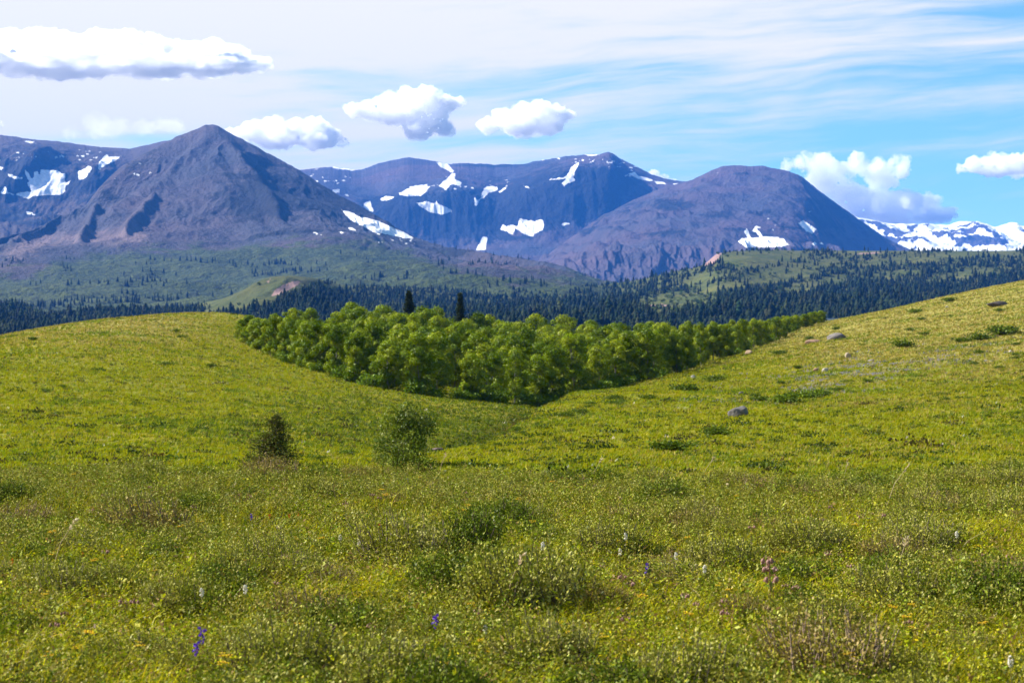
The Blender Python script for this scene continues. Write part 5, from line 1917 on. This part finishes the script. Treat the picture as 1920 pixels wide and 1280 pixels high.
    # tall dry grass stalks that lean to the right above the rest
    for px, py, dx, h, lab in [(1655, 952, 52, 0.42, 'long pale dry stalk leaning right over the pink flowers'), (1105, 880, 24, 0.32, 'dry stalk standing above the meadow edge at centre'), (1310, 862, 30, 0.34, 'dry stalk against the right hill slope'), (820, 868, 16, 0.3, 'bent dry stalk in front of the young aspen'), (90, 1070, 50, 0.36, 'pale dry stalk leaning right in the left meadow'),
                               (940, 1150, 40, 0.36, 'thick dry stalk below the wide central shrub'), (1580, 866, 10, 0.3, 'thin dry stalk on the right part of the meadow edge'), (1680, 1090, 22, 0.3, 'pale dry stalk among pink flowers at right')]:
        ys = np.linspace(6.5, 22.0, 500)
        p = proj_py(ys, gz(wpx(px, ys), ys) + 0.06)
        y = float(ys[int(np.argmin(np.abs(p - py)))])
        x = float(wpx(px, y))
        g, hd = Geo(), Geo()
        L = dx * y * K
        a = [np.array([0, 0, -0.02]), np.array([L * 0.45, 0.02, h * 0.62]), np.array([L, 0.03, h])]
        g.tube(a, [0.0032, 0.0026, 0.0015], (0.45, 0.36, 0.20), 4)
        k = 18
        t = rng.uniform(0.55, 1.0, k)[:, None]
        q = a[1] + (a[2] - a[1]) * t
        d = unit((a[2] - a[1])[None] + rand_dirs(k) * 0.12) * 0.03
        hd.leaves(q, d, unit(np.cross(d, rand_dirs(k))) * 0.004, pick([(0.5, 0.4, 0.24)], k, 0.1))
        parts = []
        for nm, geo in (('stem', g), ('seed_head', hd)):
            me = geo.mesh(nm)
            me.materials.append(M_GRASS)
            parts.append((nm, me))
        tag(plant('grass_stalk', parts, (x, y, float(gz(x, y)))), lab, 'grass stalk', 'dry grass stalks')


build_flowers()


# ------------------------------------------------------------------ clouds
def mat_cloud(name, density):
    m, t, out = new_mat(name)
    v = t.new('ShaderNodeVolumePrincipled')
    v.inputs['Color'].default_value = (0.995, 0.995, 1.0, 1)
    v.inputs['Anisotropy'].default_value = 0.3
    nz = t.noise(t.new('ShaderNodeTexCoord').outputs['Object'], 0.0042, 5, 0.62, 0.4)
    t.put(v.inputs['Density'], t.step(nz, 0.36, 0.60, 0.04 * density, density))
    t.l.new(v.outputs[0], out.inputs['Volume'])
    return m


TEX = {}


def tex_clouds(scale, depth):
    key = (scale, depth)
    if key not in TEX:
        tx = bpy.data.textures.new('billow', 'CLOUDS')
        tx.noise_scale = scale
        tx.noise_depth = depth
        TEX[key] = tx
    return TEX[key]


def cloud(label, blobs, Y, material, seed, thick=0.55, vox=1 / 150, rough=1.0):
    """blobs: (px, py, radius px, squash); the cloud stands at distance Y"""
    r = random.Random(seed)
    V, Fs, n = [], [], 0
    iv, jf = ICO2
    s = Y * K
    cx = sum(b[0] for b in blobs) / len(blobs)
    cyy = sum(b[1] for b in blobs) / len(blobs)
    width = (max(b[0] + b[2] for b in blobs) - min(b[0] - b[2] for b in blobs)) * s
    for px, py, rad, sq, *fw in blobs:
        c = np.array([(px - cx) * s, (r.uniform(-0.5, 0.5) * rad - (fw[0] if fw else 0)) * s, (cyy - py) * s])
        V.append(iv * np.array([rad * s, rad * s * (1 + thick), rad * s * sq]) + c)
        Fs.append(jf + n)
        n += len(iv)
    me = make_mesh('lumps', np.concatenate(V), np.concatenate(Fs))
    o = bpy.data.objects.new('cloud', me)
    COL.objects.link(o)
    rm = o.modifiers.new('union', 'REMESH')
    rm.mode = 'VOXEL'
    rm.voxel_size = width * vox
    mean = float(np.mean([b[2] for b in blobs])) * s
    for sc, dp, st in ((mean * 0.9, 2, 0.6), (mean * 0.38, 3, 0.46), (mean * 0.15, 4, 0.26)):
        d = o.modifiers.new('billow', 'DISPLACE')
        d.texture = tex_clouds(round(sc, 1), dp)
        d.texture_coords = 'LOCAL'
        d.strength = mean * st * rough
        d.mid_level = 0.55
    dg = bpy.context.evaluated_depsgraph_get()
    m2 = bpy.data.meshes.new_from_object(o.evaluated_get(dg))
    o.modifiers.clear()
    o.data = m2
    m2.materials.clear()
    m2.materials.append(material)
    o.location = ((cx - 960) * s, Y, (HORIZON - cyy) * s + EYE)
    tag(o, label, 'cloud')
    return o


def build_clouds():
    thick = mat_cloud('dense cloud', 0.020)
    soft = mat_cloud('soft cloud', 0.009)
    wisp = mat_cloud('thin cloud', 0.0011)
    cloud('long cloud with a dark blue grey base at upper left',
          [(-60, 105, 60, 0.6), (20, 92, 52, 0.75), (75, 88, 46, 0.85), (130, 95, 42, 0.8), (185, 92, 46, 0.8), (240, 90, 40, 0.8), (300, 98, 42, 0.7), (350, 100, 38, 0.7), (400, 96, 34, 0.7), (440, 106, 34, 0.6), (485, 118, 26, 0.5),
           (20, 124, 70, 0.30, 70), (110, 130, 80, 0.24, 80), (200, 132, 80, 0.22, 80), (290, 132, 80, 0.20, 80), (380, 130, 70, 0.20, 70), (450, 128, 46, 0.2, 50), (-120, 120, 70, 0.4), (-200, 110, 70, 0.5)], 15500, mat_cloud('shaded cloud', 0.018), 1, 1.6, 1 / 260, rough=0.75)
    cloud('white cloud resting behind the right shoulder of the pyramid peak',
          [(440, 252, 26, 0.7), (475, 246, 30, 0.75), (515, 242, 32, 0.75), (555, 246, 30, 0.8), (592, 242, 30, 0.85), (622, 255, 24, 0.7), (520, 262, 44, 0.4), (590, 266, 44, 0.35), (640, 266, 16, 0.5)], 22000, thick, 2)
    cloud('tattered white cloud floating high at the centre',
          [(665, 205, 22, 0.7), (695, 208, 30, 0.7), (730, 196, 32, 0.8), (765, 188, 32, 0.85), (800, 185, 30, 0.9), (835, 196, 26, 0.8), (860, 192, 18, 0.6), (800, 220, 46, 0.6), (785, 246, 34, 0.6), (830, 242, 26, 0.6), (745, 215, 34, 0.6)], 21000, thick, 3, rough=1.2)
    cloud('smaller oval white cloud floating right of centre',
          [(915, 236, 22, 0.8), (945, 222, 26, 0.85), (980, 212, 26, 0.85), (1012, 210, 26, 0.85), (1045, 218, 24, 0.8), (1066, 216, 16, 0.7), (985, 238, 44, 0.45), (1025, 236, 36, 0.5)], 22000, thick, 4)
    cloud('tall billowing white cloud rising behind the snowy range on the right',
          [(1475, 312, 18, 0.8), (1505, 304, 24, 0.85), (1540, 310, 30, 0.9), (1545, 340, 40, 0.7), (1580, 325, 32, 0.8), (1612, 308, 26, 0.9), (1640, 318, 28, 0.8), (1685, 312, 26, 1.0), (1655, 338, 34, 0.6),
           (1590, 365, 46, 0.6), (1640, 378, 48, 0.6), (1690, 382, 44, 0.6), (1735, 382, 34, 0.7), (1765, 402, 28, 0.6), (1600, 398, 50, 0.5), (1680, 408, 60, 0.35), (1740, 410, 44, 0.3)], 24000, mat_cloud('bright cloud', 0.013), 5, thick=0.2, vox=1 / 190)
    cloud('flat bottomed white cloud at the right edge of the sky',
          [(1806, 316, 16, 0.6), (1830, 308, 22, 0.75), (1862, 302, 26, 0.75), (1895, 306, 28, 0.7), (1930, 308, 30, 0.7), (1970, 312, 28, 0.6), (1880, 318, 50, 0.25), (1940, 320, 50, 0.25)], 23000, thick, 6)
    cloud('small white cloud peeping over the ridge saddle',
          [(1205, 332, 14, 0.7), (1225, 328, 14, 0.8), (1243, 334, 14, 0.6), (1262, 340, 10, 0.5)], 21500, thick, 7, vox=1 / 60)
    cloud('faint thin cloud left of the pyramid peak',
          [(135, 252, 20, 0.7), (180, 228, 30, 0.7), (225, 238, 30, 0.6), (270, 240, 30, 0.5), (320, 238, 34, 0.5), (200, 246, 40, 0.4)], 22000, wisp, 8)
    cloud('small white cloud cut by the left edge of the sky',
          [(-14, 232, 16, 0.8), (-34, 228, 22, 0.8), (2, 232, 8, 0.8)], 22000, soft, 9, vox=1 / 50)


build_clouds()


# ------------------------------------------------------------------ air
def build_haze():
    x0, x1, y0, y1, z0, z1 = -9000, 9000, -60, 15800, -130, 1080
    v = [(x, y, z) for z in (z0, z1) for y in (y0, y1) for x in (x0, x1)]
    f = np.array([[0, 2, 3, 1], [4, 5, 7, 6], [0, 1, 5, 4], [2, 6, 7, 3], [0, 4, 6, 2], [1, 3, 7, 5]])
    m, t, out = new_mat('air')
    p = t.new('ShaderNodeVolumePrincipled')
    p.inputs['Color'].default_value = (*HAZE_COLOR, 1)
    p.inputs['Density'].default_value = HAZE_DENSITY
    p.inputs['Anisotropy'].default_value = 0.0
    t.l.new(p.outputs[0], out.inputs['Volume'])
    tag(link('haze', make_mesh('haze', v, f), m), 'thin blue air between the meadow and the mountains', 'haze', kind='stuff')


HAZE_COLOR = (0.05, 0.27, 1.0)
HAZE_DENSITY = 3.9e-5
build_haze()
